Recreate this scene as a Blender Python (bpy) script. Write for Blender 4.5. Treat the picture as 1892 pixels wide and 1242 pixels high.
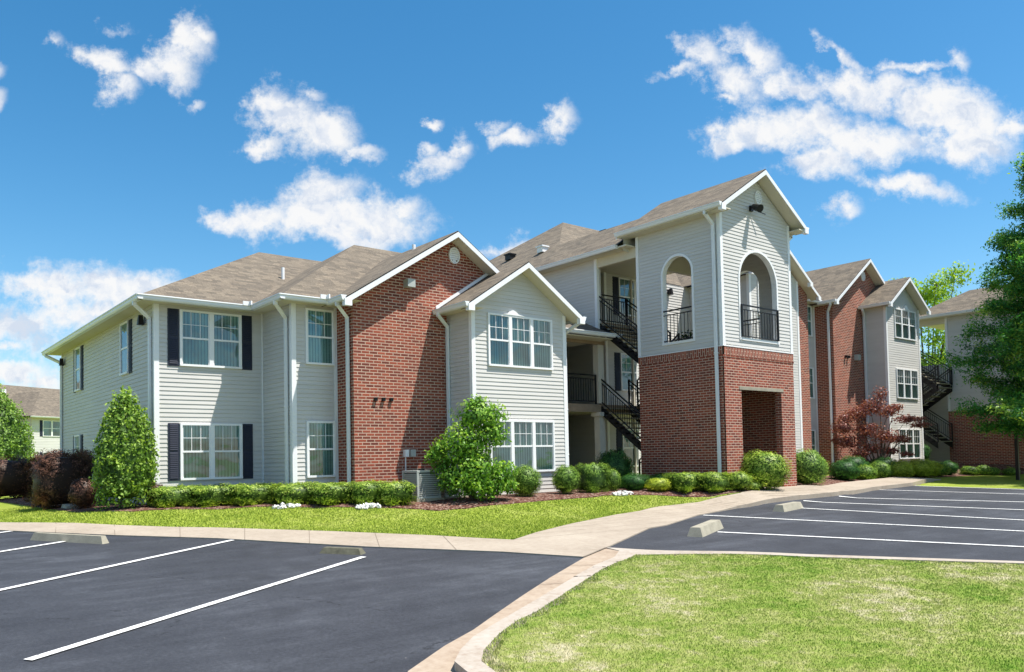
import bpy, bmesh, math, random
import numpy as np
from mathutils import Vector, Matrix
from mathutils.geometry import tessellate_polygon

# ------------------------------------------------------------------ scene, camera, light
for o in list(bpy.data.objects): bpy.data.objects.remove(o)
SC = bpy.context.scene
COL = SC.collection
CAM = Vector((-5.5839, -20.1218, 1.0216))
FW = Vector((0.6325184, 0.77371318, 0.03589427))
RT = Vector((0.77450986, -0.63225344, -0.0197501))
UP = Vector((-0.00741337, -0.04029277, 0.99916041))
cd = bpy.data.cameras.new('camera'); cam = bpy.data.objects.new('camera', cd); COL.objects.link(cam)
cam.matrix_world = Matrix(((RT.x, UP.x, -FW.x, CAM.x), (RT.y, UP.y, -FW.y, CAM.y), (RT.z, UP.z, -FW.z, CAM.z), (0, 0, 0, 1)))
cd.sensor_width = 36.0; cd.lens = 36.0*1499.935/1892; cd.shift_y = (793.689-621)/1892; cd.clip_end = 3000; cd.clip_start = .05
SC.camera = cam
SC.render.resolution_x = 1024; SC.render.resolution_y = 672
SUN = Vector((.278, -.357, 1)).normalized()
sl = bpy.data.lights.new('sun', 'SUN'); so = bpy.data.objects.new('sun', sl); COL.objects.link(so)
sl.energy = 4.9; sl.angle = math.radians(.5); sl.color = (1, .955, .88)
so.rotation_euler = SUN.to_track_quat('Z', 'Y').to_euler()
SC.view_settings.view_transform = 'Standard'; SC.view_settings.look = 'None'; SC.view_settings.exposure = 0.74; SC.view_settings.gamma = 1

# ------------------------------------------------------------------ node helpers
def nn(nt, typ, **kw):
    n = nt.nodes.new(typ)
    for k, v in kw.items():
        if k.startswith('_'): continue
        setattr(n, k, v)
    return n
class NT:
    def __init__(s, tree): s.t = tree; tree.nodes.clear()
    def n(s, typ, ins=None, **kw):
        x = s.t.nodes.new(typ)
        for k, v in kw.items(): setattr(x, k, v)
        for k, v in (ins or {}).items():
            sock = x.inputs[k]
            if isinstance(v, bpy.types.NodeSocket): s.t.links.new(v, sock)
            elif v is not None: sock.default_value = v
        return x
    def m(s, op, a, b=None, c=None, clamp=False):
        return s.n('ShaderNodeMath', {0: a, 1: b, 2: c}, operation=op, use_clamp=clamp).outputs[0]
    def mix(s, f, a, b, blend='MIX'):
        x = s.n('ShaderNodeMix', data_type='RGBA', blend_type=blend)
        for i, v in ((0, f), (6, a), (7, b)):
            if isinstance(v, bpy.types.NodeSocket): s.t.links.new(v, x.inputs[i])
            else: x.inputs[i].default_value = v
        return x.outputs[2]
    def ramp(s, f, stops):
        x = s.n('ShaderNodeValToRGB', {0: f}); cr = x.color_ramp
        while len(cr.elements) < len(stops): cr.elements.new(.5)
        for e, (p, c) in zip(cr.elements, stops): e.position = p; e.color = c if len(c) == 4 else (*c, 1)
        return x.outputs[0]
    def noise(s, vec, scale, detail=4, rough=.55, dist=0, out=0):
        return s.n('ShaderNodeTexNoise', {'Vector': vec, 'Scale': scale, 'Detail': detail, 'Roughness': rough, 'Distortion': dist}).outputs[out]
def c4(c): return (c[0], c[1], c[2], 1)

# ------------------------------------------------------------------ world: Nishita sky with clouds at infinity
w = bpy.data.worlds.new('World'); SC.world = w; w.use_nodes = True
W = NT(w.node_tree)
sky = W.n('ShaderNodeTexSky', sky_type='NISHITA', sun_disc=False, sun_elevation=math.asin(SUN.z), sun_rotation=math.atan2(SUN.x, SUN.y), altitude=100, air_density=1.0, dust_density=.6, ozone_density=2.5)
tc = W.n('ShaderNodeTexCoord').outputs['Generated']
def dot(v): return W.n('ShaderNodeVectorMath', {0: tc, 1: v}, operation='DOT_PRODUCT').outputs['Value']
dF = dot(FW); dR = dot(RT); dU = dot(UP)
dFs = W.m('MAXIMUM', dF, .05)
ua = W.m('DIVIDE', dR, dFs); ub = W.m('DIVIDE', dU, dFs)
uv = W.n('ShaderNodeCombineXYZ', {0: ua, 1: ub, 2: 0.}).outputs[0]
# domain warp so that cloud outlines are ragged
wn = W.n('ShaderNodeTexNoise', {'Vector': uv, 'Scale': 13., 'Detail': 7., 'Roughness': .62}).outputs['Color']
wv = W.n('ShaderNodeVectorMath', {0: wn, 1: (.5, .5, .5)}, operation='SUBTRACT').outputs[0]
wv = W.n('ShaderNodeVectorMath', {0: wv, 3: .075}, operation='SCALE').outputs[0]
uvw = W.n('ShaderNodeVectorMath', {0: uv, 1: wv}, operation='ADD').outputs[0]
CL = [  # centre and radii in 1/1000 of the tangent plane, tilt in degrees, weight
(-507.4, 454.5, 41.1, 13.4, -20, 1), (-487.4, 419.1, 22.4, 20.9, -40, 1), (-450.7, 439.1, 41.1, 16.4, -5, 1), (-414.0, 449.1, 26.1, 29.9, 0, 1), (-397.4, 472.5, 31.4, 23.9, 50, 1), (-380.7, 482.5, 13.4, 16.4, 0, 1), (-394.0, 398.5, 14.9, 7.5, 20, 0.8), (-487.4, 489.1, 16.4, 6.0, 0, 0.45), (-560.7, 477.1, 10.5, 7.5, -30, 0.5), (-297.3, 399.1, 26.1, 28.4, 0, 1), (-267.3, 375.8, 48.5, 33.6, -15, 1), (-230.7, 365.8, 44.8, 23.9, -15, 1), (-194.0, 343.8, 31.4, 11.2, -10, 1), (-304.0, 349.1, 26.1, 11.2, 10, 0.8), (-240.7, 405.8, 10.5, 9.0, 0, 0.6), (-99.3, 381.8, 11.9, 6.7, -10, 0.9), (-90.7, 329.1, 35.8, 13.4, 20, 0.9), (-68.7, 345.8, 14.9, 13.4, 0, 0.9), (-107.3, 347.8, 11.2, 10.5, 0, 0.8), (59.3, 381.1, 19.4, 14.9, 10, 0.9), (9.3, 359.1, 31.4, 8.2, 20, 0.7), (-16.0, 369.1, 13.4, 7.5, 0, 0.55), (-344.0, 262.5, 41.1, 13.4, -5, 1), (-297.3, 265.8, 44.8, 22.4, 0, 1), (-230.7, 292.5, 46.3, 31.4, 0, 1.3), (-230.7, 262.5, 93.3, 31.4, -3, 1.4), (-170.7, 259.1, 67.2, 31.4, 0, 1.2), (-127.3, 272.5, 20.9, 17.9, 20, 0.8), (-204.0, 237.1, 74.7, 13.4, 0, 1), (202.7, 447.8, 28.4, 6.7, 10, 0.7), (236.0, 462.5, 28.4, 16.4, -40, 1), (276.0, 429.1, 46.3, 26.9, -20, 1), (302.7, 455.8, 38.8, 17.9, -38, 1), (262.7, 410.5, 18.7, 11.2, 0, 1), (349.3, 421.1, 46.3, 16.4, -15, 1), (422.7, 419.1, 53.8, 20.9, -5, 1), (462.7, 422.5, 41.1, 16.4, -5, 1), (502.7, 395.8, 44.8, 29.9, -5, 1.2), (549.4, 392.5, 63.5, 34.3, -15, 1.3), (316.0, 369.1, 63.5, 19.4, 5, 1), (369.3, 372.5, 82.1, 26.9, -5, 1.1), (382.7, 329.1, 46.3, 20.9, 0, 1), (436.0, 352.5, 89.6, 28.4, -5, 1.2), (562.7, 355.8, 59.7, 33.6, 0, 1.3), (616.0, 381.1, 37.3, 16.4, 15, 1), (276.0, 352.5, 31.4, 10.5, 25, 0.9), (409.4, 459.1, 31.4, 6.0, -35, 0.7), (496.0, 444.5, 46.3, 6.7, 0, 0.7), (549.4, 447.8, 13.4, 10.5, 0, 0.7), (482.7, 295.8, 61.2, 13.4, -8, 1), (404.0, 267.8, 17.9, 11.2, 20, 0.75), (-564.0, 175.8, 56.0, 28.4, -10, 1.2), (-504.0, 169.1, 85.9, 31.4, -5, 1.2), (-450.7, 175.8, 44.8, 19.4, 5, 1), (-517.4, 135.8, 119.5, 28.4, 0, 0.8), (-597.4, 129.1, 67.2, 26.9, 0, 0.8), (-570.7, 102.5, 89.6, 19.4, 0, 0.4), (-620.7, 102.5, 20.2, 10.5, 0, 1), (-607.4, 69.1, 35.8, 13.4, 0, 1), (-584.0, 59.1, 31.4, 11.2, 0, 1), (-544.0, 62.5, 22.4, 9.0, 0, 0.5), (-7.3, 225.8, 32.9, 13.4, 5, 1), (112.7, 243.8, 20.9, 6.0, 0, 0.8), (-630.7, 447.8, 10.5, 9.0, 0, 0.9), (-630.7, 410.5, 9.0, 9.0, 0, 0.9), (-330.7, 62.5, 59.7, 14.9, 0, 0.3)
]
acc = None
for (cx, cy, rx, ry, ang, wt) in CL:
    mp = W.n('ShaderNodeMapping', {0: uvw, 1: (cx/1000, cy/1000, 0), 2: (0, 0, math.radians(ang)), 3: (rx/1000, ry/1000, 1)}, vector_type='TEXTURE').outputs[0]
    ln = W.n('ShaderNodeVectorMath', {0: mp}, operation='LENGTH').outputs['Value']
    v = W.m('MULTIPLY_ADD', ln, -wt, wt)        # wt at the centre, 0 on the ellipse
    acc = v if acc is None else W.m('MAXIMUM', acc, v)
det = W.noise(uv, 26, 8, .68)
wide = W.noise(uv, 7, 4, .5)
dens = W.m('ADD', acc, W.m('MULTIPLY', W.m('SUBTRACT', det, .5), 2.7))
front = W.n('ShaderNodeMapRange', {0: dens, 1: -.42, 2: .80, 3: 0., 4: 1.}, interpolation_type='SMOOTHSTEP').outputs[0]
front = W.m('MULTIPLY', front, W.n('ShaderNodeMapRange', {0: dF, 1: .15, 2: .3, 3: 0., 4: 1.}).outputs[0])
# the rest of the sky, seen only in reflections or from other positions
gen = W.noise(tc, 3.2, 7, .6)
back = W.n('ShaderNodeMapRange', {0: gen, 1: .52, 2: .64, 3: 0., 4: 1.}, interpolation_type='SMOOTHSTEP').outputs[0]
back = W.m('MULTIPLY', back, W.n('ShaderNodeMapRange', {0: dF, 1: .3, 2: .15, 3: 0., 4: 1.}).outputs[0])
cov = W.m('MAXIMUM', front, back)
cov = W.m('MULTIPLY', cov, .96)
def sh_(off):
    o_ = W.n('ShaderNodeVectorMath', {0: uvw, 1: off}, operation='ADD').outputs[0]
    return W.noise(o_, 15, 6, .58)
lit = W.m('MULTIPLY_ADD', W.m('SUBTRACT', sh_((0, 0, 0)), sh_((.006, .014, 0))), 3.4, .62)
lit = W.m('ADD', lit, W.m('MULTIPLY', acc, -.10))
ccol = W.ramp(lit, [(.2, (.70, .77, .89)), (.48, (.90, .925, .97)), (.70, (1., .995, .99))])
hs = W.n('ShaderNodeHueSaturation', {'Hue': .490, 'Saturation': 1.34, 'Value': 1.0, 'Fac': 1., 'Color': sky.outputs[0]}).outputs[0]
b1 = W.n('ShaderNodeBackground', {0: hs, 1: .104}).outputs[0]
b2 = W.n('ShaderNodeBackground', {0: ccol, 1: .585}).outputs[0]
ms = W.n('ShaderNodeMixShader', {0: cov, 1: b1, 2: b2}).outputs[0]
W.n('ShaderNodeOutputWorld', {0: ms})

# ------------------------------------------------------------------ materials
def material(name, build, rough=.6, spec=.3):
    m = bpy.data.materials.new(name); m.use_nodes = True; T = NT(m.node_tree)
    P = T.n('ShaderNodeBsdfPrincipled', {'Roughness': rough, 'Specular IOR Level': spec})
    T.n('ShaderNodeOutputMaterial', {0: P.outputs[0]})
    build(T, P)
    return m
def objc(T): return T.n('ShaderNodeNewGeometry').outputs['Position']
def uvc(T): return T.n('ShaderNodeTexCoord').outputs['UV']
def bump(T, P, hgt, dist=.01, st=.6):
    b = T.n('ShaderNodeBump', {'Height': hgt, 'Distance': dist, 'Strength': st}); T.t.links.new(b.outputs[0], P.inputs['Normal'])
def plain(name, col, rough=.6, var=.12, sc=3., spec=.3, metal=0):
    def f(T, P):
        g = objc(T); n1 = T.noise(g, sc, 5, .6); n2 = T.noise(g, sc*14, 3, .6)
        f_ = T.m('ADD', T.m('MULTIPLY', n1, .6), T.m('MULTIPLY', n2, .4))
        a = tuple(max(0, x*(1-var)) for x in col); b = tuple(min(1, x*(1+var)) for x in col)
        T.t.links.new(T.ramp(f_, [(.3, a), (.7, b)]), P.inputs['Base Color'])
        P.inputs['Metallic'].default_value = metal
    return material(name, f, rough, spec)
M = {}
def sid(T, P):
    g = objc(T); u = uvc(T)
    st = T.n('ShaderNodeMapping', {0: g, 3: (.6, .6, 6.)}).outputs[0]
    f_ = T.m('ADD', T.m('MULTIPLY', T.noise(st, 1.2, 4, .6), .6), T.m('MULTIPLY', T.noise(g, .5, 3), .4))
    T.t.links.new(T.ramp(f_, [(.32, (.53, .512, .485)), (.68, (.615, .597, .57))]), P.inputs['Base Color'])
M['siding'] = material('vinyl_siding', sid, .55, .25)
M['trim'] = plain('white_trim', (.80, .80, .80), .4, .04)
M['gutter'] = plain('white_gutter', (.76, .77, .78), .35, .04)
M['soffit'] = plain('beige_soffit', (.62, .57, .45), .7, .06)
M['shutter'] = plain('navy_shutter', (.022, .026, .045), .55, .2)
M['black'] = plain('black_iron', (.012, .012, .014), .4, .3, 20)
M['wood'] = plain('weathered_beam', (.30, .22, .15), .8, .3, 5)
M['post'] = plain('pale_post', (.58, .53, .45), .6, .08)
M['conc'] = plain('worn_concrete', (.31, .285, .22), .9, .28, 4)
M['grey'] = plain('grey_enamel', (.40, .42, .40), .45, .1)
M['darkgap'] = plain('dark_void', (.02, .02, .02), .9, .1)
M['coil'] = plain('condenser_coil', (.20, .21, .20), .6, .15)
M['rock'] = plain('white_rock', (.72, .70, .67), .9, .2, 15)
M['bark'] = plain('bark', (.10, .075, .055), .9, .35, 12)
M['darkdoor'] = plain('dark_door', (.05, .05, .07), .5, .1)
M['terra'] = plain('terracotta', (.45, .22, .10), .8, .2)
def brick(T, P):
    u = uvc(T)
    wob = T.n('ShaderNodeVectorMath', {0: T.noise(u, 30, 2, .5, out=1), 3: .004}, operation='SCALE').outputs[0]
    v = T.n('ShaderNodeVectorMath', {0: u, 1: wob}, operation='ADD').outputs[0]
    def bt(c1, c2, mo, bias):
        return T.n('ShaderNodeTexBrick', {'Vector': v, 'Color1': c4(c1), 'Color2': c4(c2), 'Mortar': c4(mo), 'Scale': 1., 'Mortar Size': .0115, 'Mortar Smooth': .25, 'Bias': bias, 'Brick Width': .222, 'Row Height': .0745}, offset=.5, squash=1.)
    b1_ = bt((.34, .082, .046), (.125, .034, .026), (.54, .40, .31), -.05)
    col = T.mix(T.n('ShaderNodeMapRange', {0: T.noise(u, 1.3, 4, .6), 1: .35, 2: .7}).outputs[0], b1_.outputs[0], (.26, .082, .056, 1), 'MIX')
    col2 = T.mix(.30, b1_.outputs[0], col)
    fine = T.noise(u, 60, 3, .6)
    col3 = T.mix(.35, col2, T.ramp(fine, [(.3, (.55, .5, .5)), (.7, (1.25, 1.2, 1.2))]), 'MULTIPLY')
    T.t.links.new(col3, P.inputs['Base Color'])
    hh = T.m('SUBTRACT', T.m('MULTIPLY', fine, .25), b1_.outputs[1])
    bump(T, P, hh, .006, .7)
M['brick'] = material('red_brick', brick, .85, .2)
def shing(T, P):
    u = uvc(T)
    b = T.n('ShaderNodeTexBrick', {'Vector': u, 'Color1': (.225, .185, .138, 1), 'Color2': (.110, .094, .076, 1), 'Mortar': (.10, .08, .065, 1), 'Scale': 1., 'Mortar Size': .006, 'Mortar Smooth': .3, 'Bias': 0., 'Brick Width': .23, 'Row Height': .135}, offset=.37, offset_frequency=2, squash=1.6, squash_frequency=3)
    n2 = T.noise(u, 3., 5, .65); n3 = T.noise(u, 26, 4, .75)
    c = T.mix(T.n('ShaderNodeMapRange', {0: n2, 1: .3, 2: .7}).outputs[0], b.outputs[0], (.162, .140, .113, 1))
    c = T.mix(.55, b.outputs[0], c)
    c = T.mix(.8, c, T.ramp(n3, [(.3, (.5, .5, .5)), (.7, (1.45, 1.45, 1.45))]), 'MULTIPLY')
    T.t.links.new(c, P.inputs['Base Color'])
    sy = T.n('ShaderNodeSeparateXYZ', {0: u}).outputs[1]
    fr = T.m('FRACT', T.m('DIVIDE', sy, .135))
    bump(T, P, T.m('SUBTRACT', T.m('MULTIPLY', n3, .3), fr), .012, .8)
M['shingle'] = material('asphalt_shingle', shing, .95, .1)
def asph(T, P):
    g = objc(T)
    big = T.noise(g, .35, 5, .6); mid = T.noise(g, 2.2, 4, .65); fine = T.noise(g, 110, 3, .7)
    st = T.n('ShaderNodeMapping', {0: g, 2: (0, 0, .6), 3: (.35, 3., 1.)}).outputs[0]
    streak = T.noise(st, 1.0, 5, .6)
    f_ = T.m('ADD', T.m('ADD', T.m('MULTIPLY', big, .4), T.m('MULTIPLY', mid, .25)), T.m('MULTIPLY', streak, .35))
    c = T.ramp(f_, [(.38, (.028, .030, .037)), (.52, (.043, .046, .055)), (.64, (.072, .077, .090))])
    c = T.mix(.6, c, T.ramp(fine, [(.25, (.45, .45, .45)), (.62, (1.15, 1.15, 1.15)), (.8, (2.2, 2.2, 2.2))]), 'MULTIPLY')
    c = T.mix(.75, c, T.ramp(T.noise(g, 28, 4, .75), [(.3, (.62, .62, .62)), (.5, (1, 1, 1)), (.7, (1.5, 1.5, 1.5))]), 'MULTIPLY')
    oil = T.n('ShaderNodeMapRange', {0: T.noise(g, .9, 3, .5), 1: .60, 2: .70}).outputs[0]
    c = T.mix(T.m('MULTIPLY', oil, .45), c, (.022, .023, .027, 1))
    crk = T.n('ShaderNodeTexVoronoi', {'Vector': T.n('ShaderNodeVectorMath', {0: g, 1: T.n('ShaderNodeVectorMath', {0: T.noise(g, 3, 4, .7, out=1), 3: .5}, operation='SCALE').outputs[0]}, operation='ADD').outputs[0], 'Scale': .28}, feature='DISTANCE_TO_EDGE').outputs['Distance']
    ck = T.m('MULTIPLY', T.n('ShaderNodeMapRange', {0: crk, 1: .006, 2: .002}).outputs[0], T.n('ShaderNodeMapRange', {0: mid, 1: .50, 2: .56}).outputs[0])
    c = T.mix(T.m('MULTIPLY', ck, .7), c, (.012, .012, .014, 1))
    sp = T.n('ShaderNodeTexVoronoi', {'Vector': g, 'Scale': 2.4}, feature='F1').outputs['Distance']
    spk = T.n('ShaderNodeMapRange', {0: sp, 1: .022, 2: .012}).outputs[0]
    c = T.mix(T.m('MULTIPLY', spk, .5), c, (.35, .33, .30, 1))
    T.t.links.new(c, P.inputs['Base Color']); bump(T, P, fine, .006, .6)
M['asphalt'] = material('sealed_asphalt', asph, .78, .3)
def walk(T, P):
    g = objc(T)
    f_ = T.m('ADD', T.m('MULTIPLY', T.noise(g, .9, 5, .6), .55), T.m('MULTIPLY', T.noise(g, 9, 4, .65), .45))
    c = T.ramp(f_, [(.3, (.26, .215, .165)), (.5, (.345, .29, .23)), (.7, (.41, .355, .285))])
    c = T.mix(.3, c, T.ramp(T.noise(g, 120, 2, .6), [(.3, (.6, .6, .6)), (.7, (1.25, 1.25, 1.25))]), 'MULTIPLY')
    T.t.links.new(c, P.inputs['Base Color']); bump(T, P, T.noise(g, 90, 3), .004, .4)
M['walk'] = material('broom_concrete', walk, .9, .2)
def kerbm(T, P):
    g = objc(T)
    f_ = T.m('ADD', T.m('MULTIPLY', T.noise(g, 1.4, 5, .6), .5), T.m('MULTIPLY', T.noise(g, 14, 4, .65), .5))
    c = T.ramp(f_, [(.3, (.27, .205, .155)), (.48, (.37, .32, .265)), (.7, (.44, .395, .345))])
    T.t.links.new(c, P.inputs['Base Color']); bump(T, P, T.noise(g, 90, 3), .004, .4)
M['kerb'] = material('kerb_concrete', kerbm, .9, .2)
def gutm(T, P):
    g = objc(T)
    f_ = T.m('ADD', T.m('MULTIPLY', T.noise(g, 1.1, 5, .65), .55), T.m('MULTIPLY', T.noise(g, 12, 4, .65), .45))
    c = T.ramp(f_, [(.3, (.24, .175, .125)), (.5, (.35, .275, .205)), (.7, (.42, .35, .275))])
    T.t.links.new(c, P.inputs['Base Color']); bump(T, P, T.noise(g, 90, 3), .004, .4)
M['guttercon'] = material('gutter_concrete', gutm, .9, .2)
def linem(T, P):
    g = objc(T)
    wr = T.n('ShaderNodeMapRange', {0: T.noise(g, 25, 5, .7), 1: .37, 2: .44}).outputs[0]
    c = T.mix(wr, (.16, .16, .17, 1), (.72, .72, .70, 1))
    T.t.links.new(c, P.inputs['Base Color'])
M['paint'] = material('line_paint', linem, .8, .2)
M['joint'] = plain('tooled_joint', (.19, .155, .12), .95, .2)  # darker tone of the tooled joints between slabs
def patchy(T, isblade):
    g = objc(T); g = T.n('ShaderNodeMapping', {0: g, 3: (1, 1, 0)}).outputs[0]
    sx = T.n('ShaderNodeSeparateXYZ', {0: g})
    big = T.noise(g, .55, 5, .62); mid = T.noise(g, 2.6, 4, .65); fine = T.noise(g, 14, 3, .65)
    f_ = T.m('ADD', T.m('ADD', T.m('MULTIPLY', big, .42), T.m('MULTIPLY', mid, .36)), T.m('MULTIPLY', fine, .22))
    k = 1.0 if isblade else .8
    dry = T.ramp(f_, [(.385, tuple(k*x for x in (.17, .30, .035))), (.455, tuple(k*x for x in (.28, .37, .07))), (.53, tuple(k*x for x in (.40, .43, .14))), (.595, tuple(k*x for x in (.60, .55, .35)))])
    lush = T.ramp(f_, [(.36, tuple(k*x for x in (.22, .31, .035))), (.5, tuple(k*x for x in (.32, .40, .055))), (.64, tuple(k*x for x in (.46, .50, .13)))])
    # the island south-east of the kerb is drier: y < -8.5 and x > -2, a side of a line across the walk
    side = T.m('SUBTRACT', T.m('MULTIPLY', sx.outputs[0], -.62), T.m('MULTIPLY', sx.outputs[1], 1.))
    isl = T.n('ShaderNodeMapRange', {0: sx.outputs[1], 1: -9.6, 2: -10.4}).outputs[0]
    return T.mix(isl, lush, dry), fine
def groundm(T, P):
    c, fine = patchy(T, False)
    far = T.noise(objc(T), 60, 3, .7)
    c = T.mix(.6, c, T.ramp(far, [(.3, (.45, .45, .45)), (.7, (1.3, 1.3, 1.3))]), 'MULTIPLY')
    T.t.links.new(c, P.inputs['Base Color']); bump(T, P, far, .03, .7)
M['ground'] = material('lawn_ground', groundm, .95, .1)
def bladem(T, P):
    c, fine = patchy(T, True)
    at = T.n('ShaderNodeAttribute', attribute_name='tone').outputs['Fac']
    c = T.mix(1., c, T.ramp(at, [(0., (.78, .80, .75)), (.5, (1, 1, 1)), (1., (1.3, 1.22, 1.12))]), 'MULTIPLY')
    T.t.links.new(c, P.inputs['Base Color'])
    P.inputs['Transmission Weight'].default_value = 0
M['blade'] = material('grass_blades', bladem, .7, .2)
def mulchm(T, P):
    g = objc(T)
    v = T.n('ShaderNodeTexVoronoi', {'Vector': g, 'Scale': 24.}, feature='F1')
    c = T.ramp(T.n('ShaderNodeSeparateXYZ', {0: v.outputs['Color']}).outputs[0], [(0., (.055, .022, .016)), (.5, (.12, .055, .040)), (.85, (.22, .13, .10)), (1., (.34, .27, .22))])
    T.t.links.new(c, P.inputs['Base Color']); bump(T, P, v.outputs['Distance'], .03, .8)
M['mulch'] = material('bark_mulch', mulchm, .95, .1)
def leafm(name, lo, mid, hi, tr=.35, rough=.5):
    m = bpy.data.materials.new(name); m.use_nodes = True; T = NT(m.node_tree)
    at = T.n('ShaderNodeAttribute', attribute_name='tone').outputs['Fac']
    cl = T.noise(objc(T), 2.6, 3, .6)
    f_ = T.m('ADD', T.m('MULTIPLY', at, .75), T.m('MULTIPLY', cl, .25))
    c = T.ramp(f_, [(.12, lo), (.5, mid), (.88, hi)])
    P = T.n('ShaderNodeBsdfPrincipled', {'Base Color': c, 'Roughness': rough, 'Specular IOR Level': .35})
    tl = T.n('ShaderNodeBsdfTranslucent', {'Color': T.mix(1., c, (1.3, 1.25, .6, 1), 'MULTIPLY')})
    T.n('ShaderNodeOutputMaterial', {0: T.n('ShaderNodeMixShader', {0: tr, 1: P.outputs[0], 2: tl.outputs[0]}).outputs[0]})
    return m
M['l_holly'] = leafm('holly_leaf', (0.030, 0.071, 0.008), (0.159, 0.297, 0.036), (0.508, 0.683, 0.133))
M['l_hedge'] = leafm('hedge_leaf', (0.026, 0.058, 0.006), (0.190, 0.327, 0.034), (0.534, 0.622, 0.119))
M['l_box'] = leafm('boxwood_leaf', (0.021, 0.053, 0.008), (0.145, 0.278, 0.041), (0.418, 0.582, 0.119))
M['l_gold'] = leafm('gold_leaf', (0.130, 0.182, 0.013), (0.390, 0.481, 0.039), (0.598, 0.644, 0.103))
M['l_dark'] = leafm('dark_leaf', (0.013, 0.050, 0.013), (0.039, 0.130, 0.029), (0.091, 0.234, 0.046))
M['l_mag'] = leafm('young_tree_leaf', (0.026, 0.089, 0.013), (0.148, 0.329, 0.031), (0.496, 0.700, 0.102))
M['l_purp'] = leafm('purple_leaf', (0.025, 0.013, 0.008), (0.085, 0.041, 0.025), (0.251, 0.119, 0.080), .2)
M['l_maple'] = leafm('red_maple_leaf', (0.086, 0.018, 0.020), (0.255, 0.086, 0.075), (0.515, 0.254, 0.187), .3)
M['l_cyp'] = leafm('cypress_leaf', (.018, .085, .024), (.085, .32, .055), (.42, .60, .10), .35)
M['l_far'] = leafm('far_tree_leaf', (0.117, 0.208, 0.016), (0.280, 0.462, 0.042), (0.520, 0.650, 0.117), .35)
def glassm(nm, tint, tr):
    m = bpy.data.materials.new(nm); m.use_nodes = True; T = NT(m.node_tree)
    fr = T.n('ShaderNodeFresnel', {0: 1.6}).outputs[0]
    gl = T.n('ShaderNodeBsdfGlossy', {'Color': (.9, .95, 1, 1), 'Roughness': .02})
    tp = T.n('ShaderNodeBsdfTransparent', {'Color': c4(tint)})
    wn_ = T.noise(objc(T), 1.6, 2, .5)
    bp = T.n('ShaderNodeBump', {'Height': wn_, 'Distance': .05, 'Strength': .25}); T.t.links.new(bp.outputs[0], gl.inputs['Normal'])
    f2 = T.m('MULTIPLY_ADD', fr, .9, tr, clamp=True)
    T.n('ShaderNodeOutputMaterial', {0: T.n('ShaderNodeMixShader', {0: f2, 1: tp.outputs[0], 2: gl.outputs[0]}).outputs[0]})
    return m
M['glass'] = glassm('window_glass', (.66, .84, .83), .05)
def blindm(T, P):
    u = uvc(T); x = T.n('ShaderNodeSeparateXYZ', {0: u}).outputs[0]
    fr = T.m('FRACT', T.m('DIVIDE', x, .085))
    g = T.noise(objc(T), 1.1, 2, .5)
    c = T.ramp(fr, [(0., (.20, .26, .25)), (.15, (.50, .60, .57)), (.7, (.38, .48, .46)), (.95, (.14, .19, .19))])
    c = T.mix(.6, c, T.ramp(g, [(.38, (.22, .27, .28)), (.5, (.7, .75, .75)), (.62, (1.15, 1.15, 1.12))]), 'MULTIPLY')
    T.t.links.new(c, P.inputs['Base Color'])
M['blind'] = material('vertical_blinds', blindm, .8, .2)

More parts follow.
